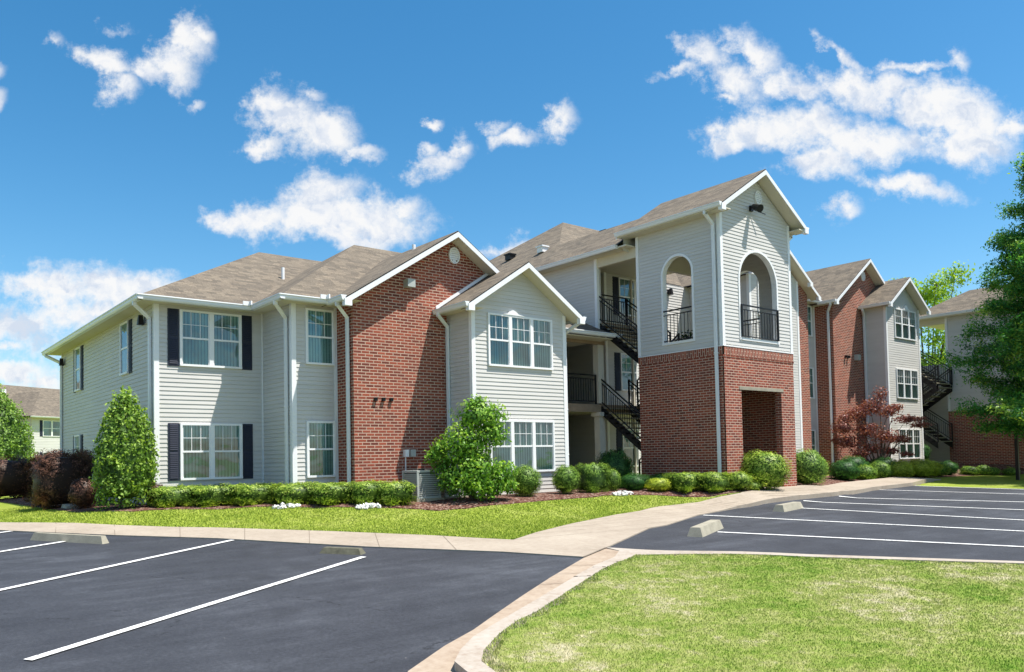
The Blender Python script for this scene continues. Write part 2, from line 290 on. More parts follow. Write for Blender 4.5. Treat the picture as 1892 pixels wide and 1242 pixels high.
# ------------------------------------------------------------------ mesh helpers
class MB:
    def __init__(s): s.v = []; s.f = []; s.uv = []; s.mi = []
    def face(s, pts, uv=None, mi=0):
        i = len(s.v); s.v += [tuple(p) for p in pts]; s.f.append(tuple(range(i, i+len(pts))))
        s.uv.append(uv or [(0, 0)]*len(pts)); s.mi.append(mi)
    def hexa(s, c, mi=0):   # 8 corners: bottom 4 ccw, top 4 ccw
        for q in ((3, 2, 1, 0), (4, 5, 6, 7), (0, 1, 5, 4), (1, 2, 6, 5), (2, 3, 7, 6), (3, 0, 4, 7)):
            p = [Vector(c[k]) for k in q]
            e1 = (p[1]-p[0]); L1 = e1.length or 1; e2 = (p[3]-p[0]); L2 = e2.length or 1
            s.face(p, [(0, 0), (L1, 0), (L1, L2), (0, L2)], mi)
    def box(s, a, b, mi=0):
        x0, x1 = sorted((a[0], b[0])); y0, y1 = sorted((a[1], b[1])); z0, z1 = sorted((a[2], b[2]))
        s.hexa([(x0, y0, z0), (x1, y0, z0), (x1, y1, z0), (x0, y1, z0), (x0, y0, z1), (x1, y0, z1), (x1, y1, z1), (x0, y1, z1)], mi)
    def bar(s, p, q, w, h, up=(0, 0, 1), mi=0):     # square bar from p to q
        p = Vector(p); q = Vector(q); d = (q-p).normalized(); u = Vector(up)
        r = d.cross(u)
        if r.length < 1e-4: r = d.cross(Vector((1, 0, 0)))
        r.normalize(); u = r.cross(d).normalized(); r *= w/2; u *= h/2
        s.hexa([p-r-u, p+r-u, q+r-u, q-r-u, p-r+u, p+r+u, q+r+u, q-r+u], mi)
    def tube(s, p, q, r0, r1=None, n=8, mi=0):
        r1 = r0 if r1 is None else r1
        p = Vector(p); q = Vector(q); d = (q-p).normalized()
        a = d.orthogonal().normalized(); b = d.cross(a)
        P = [p+(a*math.cos(t)+b*math.sin(t))*r0 for t in [2*math.pi*k/n for k in range(n)]]
        Q = [q+(a*math.cos(t)+b*math.sin(t))*r1 for t in [2*math.pi*k/n for k in range(n)]]
        for k in range(n): s.face([P[k], P[(k+1) % n], Q[(k+1) % n], Q[k]], None, mi)
        s.face(P[::-1], None, mi); s.face(Q, None, mi)
    def build(s, name, mats, parent=None, smooth=False):
        me = bpy.data.meshes.new(name); me.from_pydata(s.v, [], s.f)
        ul = me.uv_layers.new(name='UVMap')
        flat = [c for u in s.uv for p in u for c in p]
        ul.data.foreach_set('uv', flat)
        if not isinstance(mats, (list, tuple)): mats = [mats]
        for m in mats: me.materials.append(m)
        me.polygons.foreach_set('material_index', s.mi)
        if smooth: me.polygons.foreach_set('use_smooth', [True]*len(s.f))
        me.update()
        o = bpy.data.objects.new(name, me); COL.objects.link(o)
        if parent: o.parent = parent
        return o
def tag(o, label=None, cat=None, group=None, kind=None):
    if label: o['label'] = label
    if cat: o['category'] = cat
    if group: o['group'] = group
    if kind: o['kind'] = kind
    return o
def empty(name, loc=(0, 0, 0), rz=0):
    o = bpy.data.objects.new(name, None); o.location = loc; o.rotation_euler = (0, 0, rz); o.empty_display_size = .3; COL.objects.link(o); return o
def clip(poly, axis, val, keep_gt):
    out = []
    for i in range(len(poly)):
        a, b = poly[i], poly[(i+1) % len(poly)]
        ia = (a[axis] >= val) == keep_gt or a[axis] == val; ib = (b[axis] >= val) == keep_gt or b[axis] == val
        if ia: out.append(a)
        if ia != ib:
            t = (val-a[axis])/(b[axis]-a[axis]); out.append((a[0]+t*(b[0]-a[0]), a[1]+t*(b[1]-a[1])))
    return out
class Wall:     # local frame of a wall: u to the right seen from outside, n outward
    def __init__(s, x0, y0, x1, y1):
        s.o = Vector((x0, y0, 0)); d = Vector((x1-x0, y1-y0, 0)); s.L = d.length; s.u = d/s.L; s.n = Vector((s.u.y, -s.u.x, 0))
    def p(s, u, z, d=0.): return s.o+s.u*u+s.n*d+Vector((0, 0, z))
    def box(s, mb, u0, u1, z0, z1, d0, d1, mi=0):
        mb.hexa([s.p(u0, z0, d1), s.p(u1, z0, d1), s.p(u1, z0, d0), s.p(u0, z0, d0), s.p(u0, z1, d1), s.p(u1, z1, d1), s.p(u1, z1, d0), s.p(u0, z1, d0)], mi)
def siding(W_, polys, parent, name='siding_wall', course=.104, dep=.014):
    if W_.o.x > 19: dep = min(dep, .008)
    mb = MB()
    for poly in polys:
        lo = min(p[1] for p in poly); hi = max(p[1] for p in poly)
        k = math.floor(lo/course)
        while k*course < hi:
            z0, z1 = k*course, (k+1)*course
            st = clip(clip(poly, 1, z0, True), 1, z1, False) if lo < z0 or hi > z1 else poly
            st = [p for i, p in enumerate(st) if (abs(p[0]-st[i-1][0])+abs(p[1]-st[i-1][1])) > 1e-6]
            if len(st) >= 3:
                off = lambda z: dep*(1-(z-z0)/course)+.001
                mb.face([W_.p(u, z, off(z)) for u, z in st], [(u, z) for u, z in st])
                for i in range(len(st)):
                    a, b = st[i], st[(i+1) % len(st)]
                    if abs(a[1]-z0) < 1e-5 and abs(b[1]-z0) < 1e-5:
                        mb.face([W_.p(a[0], z0, 0), W_.p(b[0], z0, 0), W_.p(b[0], z0, dep+.001), W_.p(a[0], z0, dep+.001)])
            k += 1
    return mb.build(name, M['siding'], parent)
def brickwall(W_, polys, parent, name='brick_wall', d=0., soldier=None, rev=False):
    mb = MB()
    for poly in polys:
        pp = [W_.p(u, z, d) for u, z in poly]
        uvs = [((z, u) if soldier else (u+.11*(abs(W_.n.x) > .5), z)) for u, z in poly]
        mb.face(pp[::-1] if rev else pp, uvs[::-1] if rev else uvs)
    return mb.build(name, M['brick'], parent)
def roofplane(pts, parent, name='roof', th=.05):
    P = [Vector(p) for p in pts]
    n = (P[1]-P[0]).cross(P[2]-P[0]).normalized()
    if n.z < 0: P = P[::-1]; n = -n
    h = Vector((0, 0, 1)).cross(n).normalized(); s = n.cross(h)
    mb = MB(); mb.face(P, [((p.dot(h)), (p.dot(s))) for p in P])
    Q = [p-Vector((0, 0, th)) for p in P]
    mb.face(Q[::-1], None, 1)
    for i in range(len(P)):
        j = (i+1) % len(P); mb.face([Q[i], Q[j], P[j], P[i]], None, 2)
    return mb.build(name, [M['shingle'], M['soffit'], M['darkgap']], parent)

# ------------------------------------------------------------------ terrain
PL = [(-.0, 11), (0, 0), (2.64, 0), (2.64, -1.78), (3.82, -1.78), (3.82, -2.63), (6.58, -2.63), (6.58, -3.71), (9.79, -3.71), (13.55, -6.2), (17.07, -6.2), (20, -2.75), (23.23, -2.75), (27.78, -1.7), (30.39, -2.75), (33.62, -2.75), (36.5, -5), (50, -5)]
def ss(a, b, t):
    t = min(1, max(0, (t-a)/(b-a))); return t*t*(3-2*t)
def inside(x, y):
    if x < 0: return False
    for (x0, y0), (x1, y1) in zip(PL[1:-1], PL[2:]):
        if x0 <= x <= x1 and x1 > x0: return y > y0+(y1-y0)*(x-x0)/(x1-x0)
    return y > -5
def dist(x, y):
    if inside(x, y): return 0.
    m = 1e9
    for (x0, y0), (x1, y1) in zip(PL, PL[1:]):
        dx, dy = x1-x0, y1-y0; t = max(0, min(1, ((x-x0)*dx+(y-y0)*dy)/(dx*dx+dy*dy)))
        m = min(m, math.hypot(x-x0-t*dx, y-y0-t*dy))
    return m
def gh(x, y):
    pl = -.1+.005*min(max(x, -30), 40)+.04*max(-40, min(0, y))
    d = dist(x, y)
    if d > 3.3: return pl
    k = ss(9.5, 12, x); w_ = 1-ss(.6-.3*k, 3.2-1.4*k, d)
    return pl+(.07-.08*ss(11, 15, x)+.03*min(max(x-24, 0), 10)-pl)*w_
def inpoly(x, y, poly):
    c = False; j = len(poly)-1
    for i in range(len(poly)):
        if (poly[i][1] > y) != (poly[j][1] > y) and x < (poly[j][0]-poly[i][0])*(y-poly[i][1])/(poly[j][1]-poly[i][1])+poly[i][0]: c = not c
        j = i
    return c
gut_out = [(-2.55, -60), (-2.55, -16.5), (-2.45, -15.2), (-2.07, -14.43), (-1.39, -13.97), (-.84, -13.66), (-.25, -13.26), (.53, -12.74), (1.6, -12.05), (3.18, -11.09)]
gut_in = [(-2.0, -60), (-2.0, -16.5), (-1.93, -15.2), (-1.77, -14.66), (-1.51, -14.39), (-1.18, -14.12), (-.65, -13.81), (.13, -13.37), (.98, -12.88), (2.74, -11.85), (3.54, -11.39), (4.11, -10.95)]
kerb_in = [(-1.82, -60), (-1.82, -16.5), (-1.75, -15.3), (-1.6, -14.8), (-1.39, -14.55), (-.94, -14.19), (-.49, -13.90), (-.05, -13.70), (.84, -13.18), (2.33, -12.31), (4.0, -11.40)]
rl_bot = [(4.15, -10.61), (4.31, -10.83), (4.7, -11.6), (5.12, -12.35), (5.72, -13.33), (7.55, -15.66), (20, -31.5), (48, -67)]
rl_bot2 = [(4.0, -11.40), (4.47, -11.86), (4.92, -12.55), (5.53, -13.5), (7.38, -15.76), (19.8, -31.6), (47.8, -67.1)]
ll_top = [(-12, 9.0), (-3.31, -1.65), (-2.92, -2.23), (-1.78, -3.82), (-.46, -5.42), (.61, -7.19), (1.11, -8.01), (1.83, -8.95), (2.54, -9.9), (3.18, -11.09)]
lawn_e = [(-11, 10.2), (-3.12, -.11), (-1.42, -2.31), (.1, -3.82), (1.61, -5.77), (2.79, -7.51), (3.23, -8.33), (3.57, -8.9), (4.57, -8.36), (6.06, -7.73), (8.24, -7.0), (9.64, -6.78), (10.9, -6.7), (11.9, -6.75), (13.05, -7.0), (14.3, -6.72), (14.6, -6.2)]
walk_b = [(16.45, -6.2), (17.5, -6.1), (21.9, -5.0), (27.0, -4.5), (28.6, -4.45)]
kerb_t = [(28.9, -5.5), (25.8, -6.1), (24.0, -6.58), (20.6, -6.85), (17.0, -7.60), (14.65, -7.62), (11.8, -7.76), (9.63, -8.24), (7.5, -9.10), (6.83, -9.22), (4.15, -10.61)]
rl_edge = [(4.15, -10.61), (6.83, -8.95), (7.5, -8.8), (9.63, -8.0), (11.8, -7.5), (14.65, -7.4), (17.0, -7.35), (20.61, -6.6), (24.05, -6.45), (24.58, -7.71), (25.54, -9.64), (30, -18.5), (55, -60)]
walk_poly = ll_top + [(4.15, -10.61)] + kerb_t[::-1][1:] + walk_b[::-1] + lawn_e[::-1]
gut_poly = gut_out + [(4.15, -10.61)] + gut_in[::-1]
kerb_poly = gut_in + [(4.15, -10.61)] + rl_bot[1:] + rl_bot2[::-1] + kerb_in[::-1][1:]
ll_poly = [(x+.1, y+.2) for x, y in ll_top[:-1]] + [ll_top[-1]] + gut_out[::-1] + [(-70, -60), (-70, 9)]
rl_poly = rl_edge + rl_bot[::-1][:-1]
isl_poly = kerb_in + rl_bot2[1:] + [(47, -70), (-1.8, -70)]
def kerbh(x, y): return .075*ss(0, 2.2, math.hypot(x-4.0, y+11.2))
def walkoff(x, y): return .022+.10*ss(10.5, 13.5, x)*ss(.4, 1.3, dist(x, y))*(1-ss(27.2, 28.6, x))
def pave(name, poly, mat, off, step=.8, skirt=.16, label=None):
    bm = bmesh.new(); bv = [bm.verts.new((x, y, 0)) for x, y in poly]
    for t in tessellate_polygon([[Vector((x, y, 0)) for x, y in poly]]):
        if len(set(t)) == 3: bm.faces.new([bv[i] for i in t])
    lim = (-70, 56, -70, 12)
    xs = [x for x in np.arange(-14, 36, step)] + [-60, -40, -25, 45]
    ys = [y for y in np.arange(-24, 4, step)] + [-50, -35, 8]
    for x in xs: bmesh.ops.bisect_plane(bm, geom=bm.verts[:]+bm.edges[:]+bm.faces[:], plane_co=(x, 0, 0), plane_no=(1, 0, 0))
    for y in ys: bmesh.ops.bisect_plane(bm, geom=bm.verts[:]+bm.edges[:]+bm.faces[:], plane_co=(0, y, 0), plane_no=(0, 1, 0))
    bmesh.ops.recalc_face_normals(bm, faces=bm.faces)
    if sum(f.normal.z for f in bm.faces) < 0: bmesh.ops.reverse_faces(bm, faces=bm.faces)
    for v in bm.verts: v.co.z = gh(v.co.x, v.co.y)+(off(v.co.x, v.co.y) if callable(off) else off)
    if skirt:
        be = [e for e in bm.edges if len(e.link_faces) == 1]
        r = bmesh.ops.extrude_edge_only(bm, edges=be)
        for v in [g for g in r['geom'] if isinstance(g, bmesh.types.BMVert)]: v.co.z -= skirt
    me = bpy.data.meshes.new(name); bm.to_mesh(me); bm.free(); me.materials.append(mat)
    o = bpy.data.objects.new(name, me); COL.objects.link(o); tag(o, label, kind='structure'); return o
pave('parking_lot', ll_poly, M['asphalt'], 0., label='dark sealed asphalt parking lot at the left')
pave('parking_lot', rl_poly, M['asphalt'], .002, step=.4, label='dark sealed asphalt parking lot at the right')
pave('sidewalk', walk_poly, M['walk'], walkoff, label='pale concrete walk curving up to the tower door')
pave('gutter_strip', gut_poly, M['guttercon'], .008, label='tan concrete gutter along the kerb')
pave('kerb', kerb_poly, M['kerb'], lambda x, y: .012+kerbh(x, y), step=.5, label='pale concrete kerb round the grass island')
# ground sheet
xs = np.concatenate([[-400, -250, -150, -90, -60, -40, -30, -22, -16], np.arange(-13, 36.01, .24), [38, 41, 46, 55, 70, 100, 160, 260, 420]])
ys = np.concatenate([[-300, -180, -110, -70, -50, -38, -30, -26], np.arange(-23, 3.01, .24), [5, 8, 12, 20, 35, 60, 100, 180, 300, 450]])
PV = [ll_poly, rl_poly, walk_poly, gut_poly, kerb_poly]
BB = [(min(p[0] for p in q), max(p[0] for p in q), min(p[1] for p in q), max(p[1] for p in q)) for q in PV]
def paved(x, y): return any(b[0] <= x <= b[1] and b[2] <= y <= b[3] and inpoly(x, y, q) for q, b in zip(PV, BB))
gv = []
for y in ys:
    for x in xs:
        z = gh(x, y)
        if paved(x, y): z -= .10
        elif inpoly(x, y, isl_poly): z += kerbh(x, y)+.01
        gv.append((x, y, z))
nx = len(xs); gf = [(j*nx+i, j*nx+i+1, (j+1)*nx+i+1, (j+1)*nx+i) for j in range(len(ys)-1) for i in range(nx-1)]
me = bpy.data.meshes.new('ground'); me.from_pydata(gv, [], gf); me.materials.append(M['ground'])
go = bpy.data.objects.new('ground', me); COL.objects.link(go); tag(go, kind='structure')
# mulch beds
mul = [(-1.9, 12), (-1.78, 5.2), (-1.72, 2.1), (-1.6, .0), (-.8, -1.13), (0, -1.25), (1.0, -1.6), (1.8, -2.55), (3.3, -4.0), (4.41, -4.5), (5.3, -5.1), (6.37, -5.3), (7.93, -5.2), (9.6, -5.2), (11.02, -5.8), (12.25, -6.55), (13.6, -6.85), (14.45, -6.5), (14.4, -6.15), (13.6, -6.1), (12, -1), (7, -3), (3, -1), (.5, 1), (.5, 12)]
pave('mulch_bed', mul, M['mulch'], .02, step=.4, skirt=.1, label='dark red bark mulch bed at the foot of the left wing')
mul2 = [(16.6, -6.1), (18, -6.2), (19.6, -5.7), (20, -3), (23.5, -3), (24, -4.2), (26.5, -4.2), (28.4, -4.25), (30.9, -4.85), (33.3, -5.2), (36.3, -6.6), (36.6, -3), (30, -1), (17.2, -5)]
pave('mulch_bed', mul2, M['mulch'], .02, step=.5, skirt=.1, label='dark mulch bed along the right wing')
# painted lines
def stripe(mb, a, b, wd=.10):
    a = Vector((*a, 0)); b = Vector((*b, 0)); d = (b-a).normalized(); r = Vector((-d.y, d.x, 0))*wd/2
    n = max(2, int((b-a).length/.5))
    for i in range(n):
        p = a+(b-a)*i/n; q = a+(b-a)*(i+1)/n
        mb.face([(v.x, v.y, gh(v.x, v.y)+.013) for v in (p-r, q-r, q+r, p+r)])
mb = MB()
for a, b in [((-4.4, -12.15), (.57, -8.92)), ((-9, -11.9), (-.30, -5.77)), ((-9, -8.45), (-2.30, -3.89)), ((-8.4, -5.2), (-3.15, -1.88)), ((-13, -4.7), (-6.1, .5))]: stripe(mb, a, b)
for a, b in [((9.8, -14.9), (7.41, -10.43)), ((12.21, -14.09), (9.75, -8.3)), ((14.44, -13.35), (13.07, -8.6)), ((17.07, -12.47), (14.9, -7.75)), ((19.62, -11.62), (16.96, -7.66)), ((22.77, -10.56), (21.04, -6.85)), ((25.1, -9.78), (24.01, -6.66))]: stripe(mb, (b[0]+(a[0]-b[0])*1.6, b[1]+(a[1]-b[1])*1.6), b, .11)
tag(mb.build('parking_lines', M['paint']), 'white painted parking bay lines', kind='structure')
# joints in the concrete
def along(pl, t):
    seg = [math.dist(a, b) for a, b in zip(pl, pl[1:])]; T_ = sum(seg)*t
    for (a, b), s_ in zip(zip(pl, pl[1:]), seg):
        if T_ <= s_: return (a[0]+(b[0]-a[0])*T_/s_, a[1]+(b[1]-a[1])*T_/s_)
        T_ -= s_
    return pl[-1]
def joint(mb, a, b, wd=.010, off=None, n=5):
    a = Vector((*a, 0)); b = Vector((*b, 0)); d = (b-a).normalized(); r = Vector((-d.y, d.x, 0))*wd/2
    for i in range(n):
        p = a+(b-a)*i/n; q = a+(b-a)*(i+1)/n
        mb.face([(v.x, v.y, gh(v.x, v.y)+(off(v.x, v.y))+.004) for v in (p-r, q-r, q+r, p+r)])
mb = MB()
A_ = ll_top[1:]; B_ = lawn_e[1:8]
for k in range(1, 8): joint(mb, along(A_, k/8*.93), along(B_, k/8), off=walkoff)
A_ = kerb_t[::-1][1:8]; B_ = [(3.57, -8.9)]+lawn_e[8:14]
for k in range(0, 11): joint(mb, along(A_, k/10), along(B_, k/10), off=walkoff)
joint(mb, (3.18, -11.09), (4.15, -10.61), .03, walkoff)
for k in (.955, .97, .984): joint(mb, along(gut_out, k), along(kerb_in, k-.003), .012, lambda x, y: .018+kerbh(x, y) if inpoly(x, y, kerb_poly) else .012, 12)
tag(mb.build('pavement_joints', M['joint']), 'tooled joints between concrete slabs', kind='structure')

# ------------------------------------------------------------------ building parts
B = empty('apartment_building')
tag(B, 'long apartment building of beige siding and red brick with a tall arched stair tower', 'building')
def window(W_, u, z, wd, ht, n, parent=None, grid=True, lowgrid=False, sh=(), shw=.26, name='window'):
    """double-hung units side by side, set on the wall face; sh: 'l','r' shutters"""
    parent = parent or B
    fr = MB(); D0, D1 = -.01, .055; e = .05
    W_.box(fr, u, u+wd, z, z+e, D0, D1+.012); W_.box(fr, u, u+wd, z+ht-e, z+ht, D0, D1)
    W_.box(fr, u, u+e, z+e, z+ht-e, D0, D1); W_.box(fr, u+wd-e, u+wd, z+e, z+ht-e, D0, D1)
    uw = wd/n
    for k in range(1, n): W_.box(fr, u+uw*k-.05, u+uw*k+.05, z+e, z+ht-e, D0, D1-.002)
    zm = z+ht/2
    for k in range(n):
        a = u+uw*k+(e if k == 0 else .05); b = u+uw*(k+1)-(e if k == n-1 else .05)
        W_.box(fr, a, b, zm-.022, zm+.022, D0+.02, D1-.012)
        for (q0, q1) in ((z+e, zm-.022), (zm+.022, z+ht-e)):
            W_.box(fr, a, a+.022, q0, q1, D0+.02, D1-.022); W_.box(fr, b-.022, b, q0, q1, D0+.02, D1-.022)
    o = fr.build(name, M['trim'], parent)
    pn = MB(); bl = MB(); mu = MB()
    pn.face([W_.p(u+e, z+e, .028), W_.p(u+wd-e, z+e, .028), W_.p(u+wd-e, z+ht-e, .028), W_.p(u+e, z+ht-e, .028)])
    pn.build('pane', M['glass'], o)
    bl.face([W_.p(u+e, z+e, .0155), W_.p(u+wd-e, z+e, .0155), W_.p(u+wd-e, z+ht-e, .0155), W_.p(u+e, z+ht-e, .0155)], [(0, 0), (wd, 0), (wd, ht), (0, ht)])
    bl.build('blinds', M['blind'], o)
    if grid:
        for k in range(n):
            a = u+uw*k+(e if k == 0 else .05); b = u+uw*(k+1)-(e if k == n-1 else .05)
            for (q0, q1, on) in ((z+e, zm-.022, lowgrid), (zm+.022, z+ht-e, True)):
                if not on: continue
                t = .007 if q0 > zm else .004
                for j in (1, 2):
                    c = a+(b-a)*j/3; W_.box(mu, c-t, c+t, q0, q1, .022, .0265+t)
                c = (q0+q1)/2; W_.box(mu, a, b, c-t, c+t, .0225, .0262+t)
        mu.build('muntins', M['trim'], o)
    for s in sh:
        sb = MB()
        u0 = u-shw-.015 if s == 'l' else u+wd+.015
        W_.box(sb, u0, u0+shw, z-.01, z+ht+.0, 0., .028)
        for (q0, q1) in ((z+.05, zm-.04), (zm+.04, z+ht-.06)):
            k = q0
            while k < q1:
                sb.hexa([W_.p(u0+.04, k, .042), W_.p(u0+shw-.04, k, .042), W_.p(u0+shw-.04, k, .026), W_.p(u0+.04, k, .026), W_.p(u0+.04, k+.035, .031), W_.p(u0+shw-.04, k+.035, .031), W_.p(u0+shw-.04, k+.035, .026), W_.p(u0+.04, k+.035, .026)])
                k += .045
        sb.build('shutter', M['shutter'], parent)
    return o
def cornerboard(x, y, z0, z1, sx, sy, parent=None, w_=.095):
    """outer corner trim at (x,y); the building lies towards (+sx,+sy)"""
    mb = MB(); t = .022
    mb.box((x-sx*t, y-sy*t, z0), (x+sx*w_, y, z1)); mb.box((x-sx*t, y, z0), (x, y+sy*w_, z1))
    return mb.build('corner_board', M['trim'], parent or B)
def strip(x, y, z0, z1, a, b, parent=None):
    mb = MB(); mb.box((x, y, z0), (x+a, y+b, z1)); return mb.build('corner_board', M['trim'], parent or B)
def gutter(p, q, out, parent=None, name='gutter'):
    """K-style gutter: p->q along the eave (top z), out = outward unit (x,y)"""
    p = Vector(p); q = Vector(q); o = Vector((*out, 0)); mb = MB()
    prof = [(-.02, .0), (.02, .0), (.02, -.0), (.11, 0), (.115, -.03), (.09, -.07), (.085, -.12), (-.02, -.12)]
    prof = [(-.03, -.005), (.115, -.005), (.118, -.028), (.098, -.045), (.092, -.09), (.07, -.125), (-.03, -.125)]
    P = [p+o*a+Vector((0, 0, b)) for a, b in prof]; Q = [q+o*a+Vector((0, 0, b)) for a, b in prof]
    n = len(prof)
    for k in range(n): mb.face([P[k], P[(k+1) % n], Q[(k+1) % n], Q[k]])
    mb.face(P[::-1]); mb.face(Q)
    return mb.build(name, M['gutter'], parent or B)
def downspout(x, y, ztop, zbot, ex, ey, parent=None, n=(-1, 0)):
    """pipe on a wall at (x,y) going down; elbow from the gutter at offset (ex,ey)"""
    mb = MB(); w_ = .085
    a = Vector((x+ex, y+ey, ztop)); a2 = a-Vector((0, 0, .1)); b = Vector((x, y, ztop-.30)); b2 = Vector((x, y, zbot))
    upv = (n[0], n[1], 0)
    mb.bar(a, a2, .07, w_, upv); mb.bar(a2+Vector((0, 0, .03)), b-Vector((0, 0, .02)), .07, w_, upv); mb.bar(b, b2, w_, .06, upv)
    for zz in (zbot+1.2, (ztop+zbot)/2, ztop-.6):
        mb.bar((x-.001, y, zz-.015), (x-.001, y, zz+.015), w_+.02, .07, upv)
    return mb.build('downspout', M['gutter'], parent or B)
def rake(xl, zl, xa, za, xr, zr, yf, yb, parent=None, hgt=.17):
    """two rake boards on the gable front at y=yf (facing -y) with soffits back to yb"""
    for (x0, z0) in ((xl, zl), (xr, zr)):
        mb = MB(); mb.hexa([(x0, yf-.02, z0-hgt), (xa, yf-.02, za-hgt), (xa, yf, za-hgt), (x0, yf, z0-hgt), (x0, yf-.02, z0-.035), (xa, yf-.02, za-.035), (xa, yf, za-.035), (x0, yf, z0-.035)])
        mb.build('rake_board', M['gutter'], parent or B)
        sf = MB(); sf.face([(x0, yf, z0-hgt+.02), (xa, yf, za-hgt+.02), (xa, yb, za-hgt+.02), (x0, yb, z0-hgt+.02)])
        sf.build('rake_soffit', M['soffit'], parent or B)
        rt = MB(); s = 1 if xa > x0 else -1      # boxed cornice return
        rt.box((x0-s*.03, yf-.03, z0-hgt-.03), (x0+s*.16, yf+.10, z0-.03)); rt.build('cornice_return', M['trim'], parent or B)
def gable_roof(xl, zl, xa, za, xr, zr, yf, yb, parent=None):
    roofplane([(xl, yf, zl), (xa, yf, za), (xa, yb, za), (xl, yb, zl)], parent or B)
    roofplane([(xr, yf, zr), (xa, yf, za), (xa, yb, za), (xr, yb, zr)], parent or B)
def vent_round(W_, u, z, ru, rz, parent=None):
    mb = MB(); n = 28
    ring = [(math.cos(2*math.pi*k/n), math.sin(2*math.pi*k/n)) for k in range(n)]
    for k in range(n):
        a, b = ring[k], ring[(k+1) % n]
        f = lambda p, s, d: W_.p(u+p[0]*ru*s, z+p[1]*rz*s, d)
        mb.face([f(a, 1, .05), f(b, 1, .05), f(b, .84, .05), f(a, .84, .05)][::-1]); mb.face([f(a, 1, 0), f(b, 1, 0), f(b, 1, .05), f(a, 1, .05)][::-1])
        mb.face([f(a, .84, .05), f(b, .84, .05), f(b, .84, .02), f(a, .84, .02)][::-1])
    k = -.78
    while k < .8:
        h_ = math.sqrt(max(0, .84**2-k*k))
        mb.hexa([W_.p(u-ru*h_, z+rz*k, .045), W_.p(u+ru*h_, z+rz*k, .045), W_.p(u+ru*h_, z+rz*k, .02), W_.p(u-ru*h_, z+rz*k, .02), W_.p(u-ru*h_, z+rz*k+.05, .03), W_.p(u+ru*h_, z+rz*k+.05, .03), W_.p(u+ru*h_, z+rz*k+.05, .02), W_.p(u-ru*h_, z+rz*k+.05, .02)])
        k += .055/rz
    return mb.build('gable_vent', M['trim'], parent or B)
def lamp(x, y, z, parent=None, nx_=-1, ny_=0):
    mb = MB(); mb.box((x-.02, y-.06, z-.09), (x+.02, y+.06, z+.09)) if nx_ else mb.box((x-.07, y-.02, z-.09), (x+.07, y+.02, z+.09))
    c = Vector((x+nx_*.11, y+ny_*.11, z))
    mb.hexa([c+Vector(v) for v in ((-.07, -.07, -.13), (.07, -.07, -.13), (.07, .07, -.13), (-.07, .07, -.13), (-.045, -.045, .11), (.045, -.045, .11), (.045, .045, .11), (-.045, .045, .11))])
    return mb.build('wall_lamp', M['black'], parent or B)
S = 2.75; ZT = 2.03; ZB = .66; HT = 1.37; ZS = 4.88; OH = .42

# ---- left wing walls
Wl = Wall(0, 10.73, 0, 0); siding(Wl, [[(0, -.3), (10.73, -.3), (10.73, ZS), (0, ZS)]], B)
W0 = Wall(0, 0, 2.64, 0); siding(W0, [[(0, -.3), (2.64, -.3), (2.64, ZS), (0, ZS)]], B)
W1 = Wall(2.64, 0, 2.64, -1.78); siding(W1, [[(0, -.3), (1.78, -.3), (1.78, ZS), (0, ZS)]], B)
W2 = Wall(2.64, -1.78, 3.82, -1.78); siding(W2, [[(0, -.3), (1.18, -.3), (1.18, ZS), (0, ZS)]], B)
W3 = Wall(3.82, -1.78, 3.82, -2.63); brickwall(W3, [[(0, -.3), (.85, -.3), (.85, ZS), (0, ZS)]], B)
W4 = Wall(3.82, -2.63, 9.6, -2.63); pr_ = .64
brickwall(W4, [[(0, -.3), (5.78, -.3), (5.78, 4.95), (2.88, 6.86), (0, 5.02)]], B)
W5 = Wall(6.58, -2.63, 6.58, -3.71); siding(W5, [[(0, -.3), (1.08, -.3), (1.08, ZS), (0, ZS)]], B)
W6 = Wall(6.58, -3.71, 9.79, -3.71); siding(W6, [[(0, -.3), (3.21, -.3), (3.21, 5.0), (1.6, 6.04), (0, 5.0)]], B)
W6b = Wall(9.79, -3.71, 9.79, 0); siding(W6b, [[(0, -.3), (3.71, -.3), (3.71, 4.9), (0, 4.9)]], B)
cornerboard(0, 0, -.2, ZS, 1, 1); cornerboard(2.64, -1.78, -.2, ZS, 1, 1); cornerboard(6.58, -3.71, -.2, 4.95, 1, 1); cornerboard(9.79, -3.71, -.2, 4.95, -1, 1)
strip(2.60, -.04, -.2, ZS, .03, .035); strip(3.74, -1.81, -.2, ZS, .075, .03); strip(-.03, 10.63, -.2, ZS, .06, .12)
# windows
window(W0, .565, ZB+S, 1.51, HT, 2, sh='lr'); window(W0, .565, ZB, 1.51, HT, 2, sh='lr')
window(W2, .335, ZB+S, .77, HT, 1); window(W2, .335, ZB, .77, HT, 1)
window(W6, .495, ZB+S, 2.21, HT, 3); window(W6, .495, ZB, 2.21, HT, 3)
for yy, s_ in ((2.2, 'r'), (7.75, 'lr')): window(Wl, 10.73-yy-.78, ZB+S, .78, HT, 1, sh=s_, grid=False)
window(Wl, 10.73-8.6, ZB, .8, HT, 1, sh='lr')
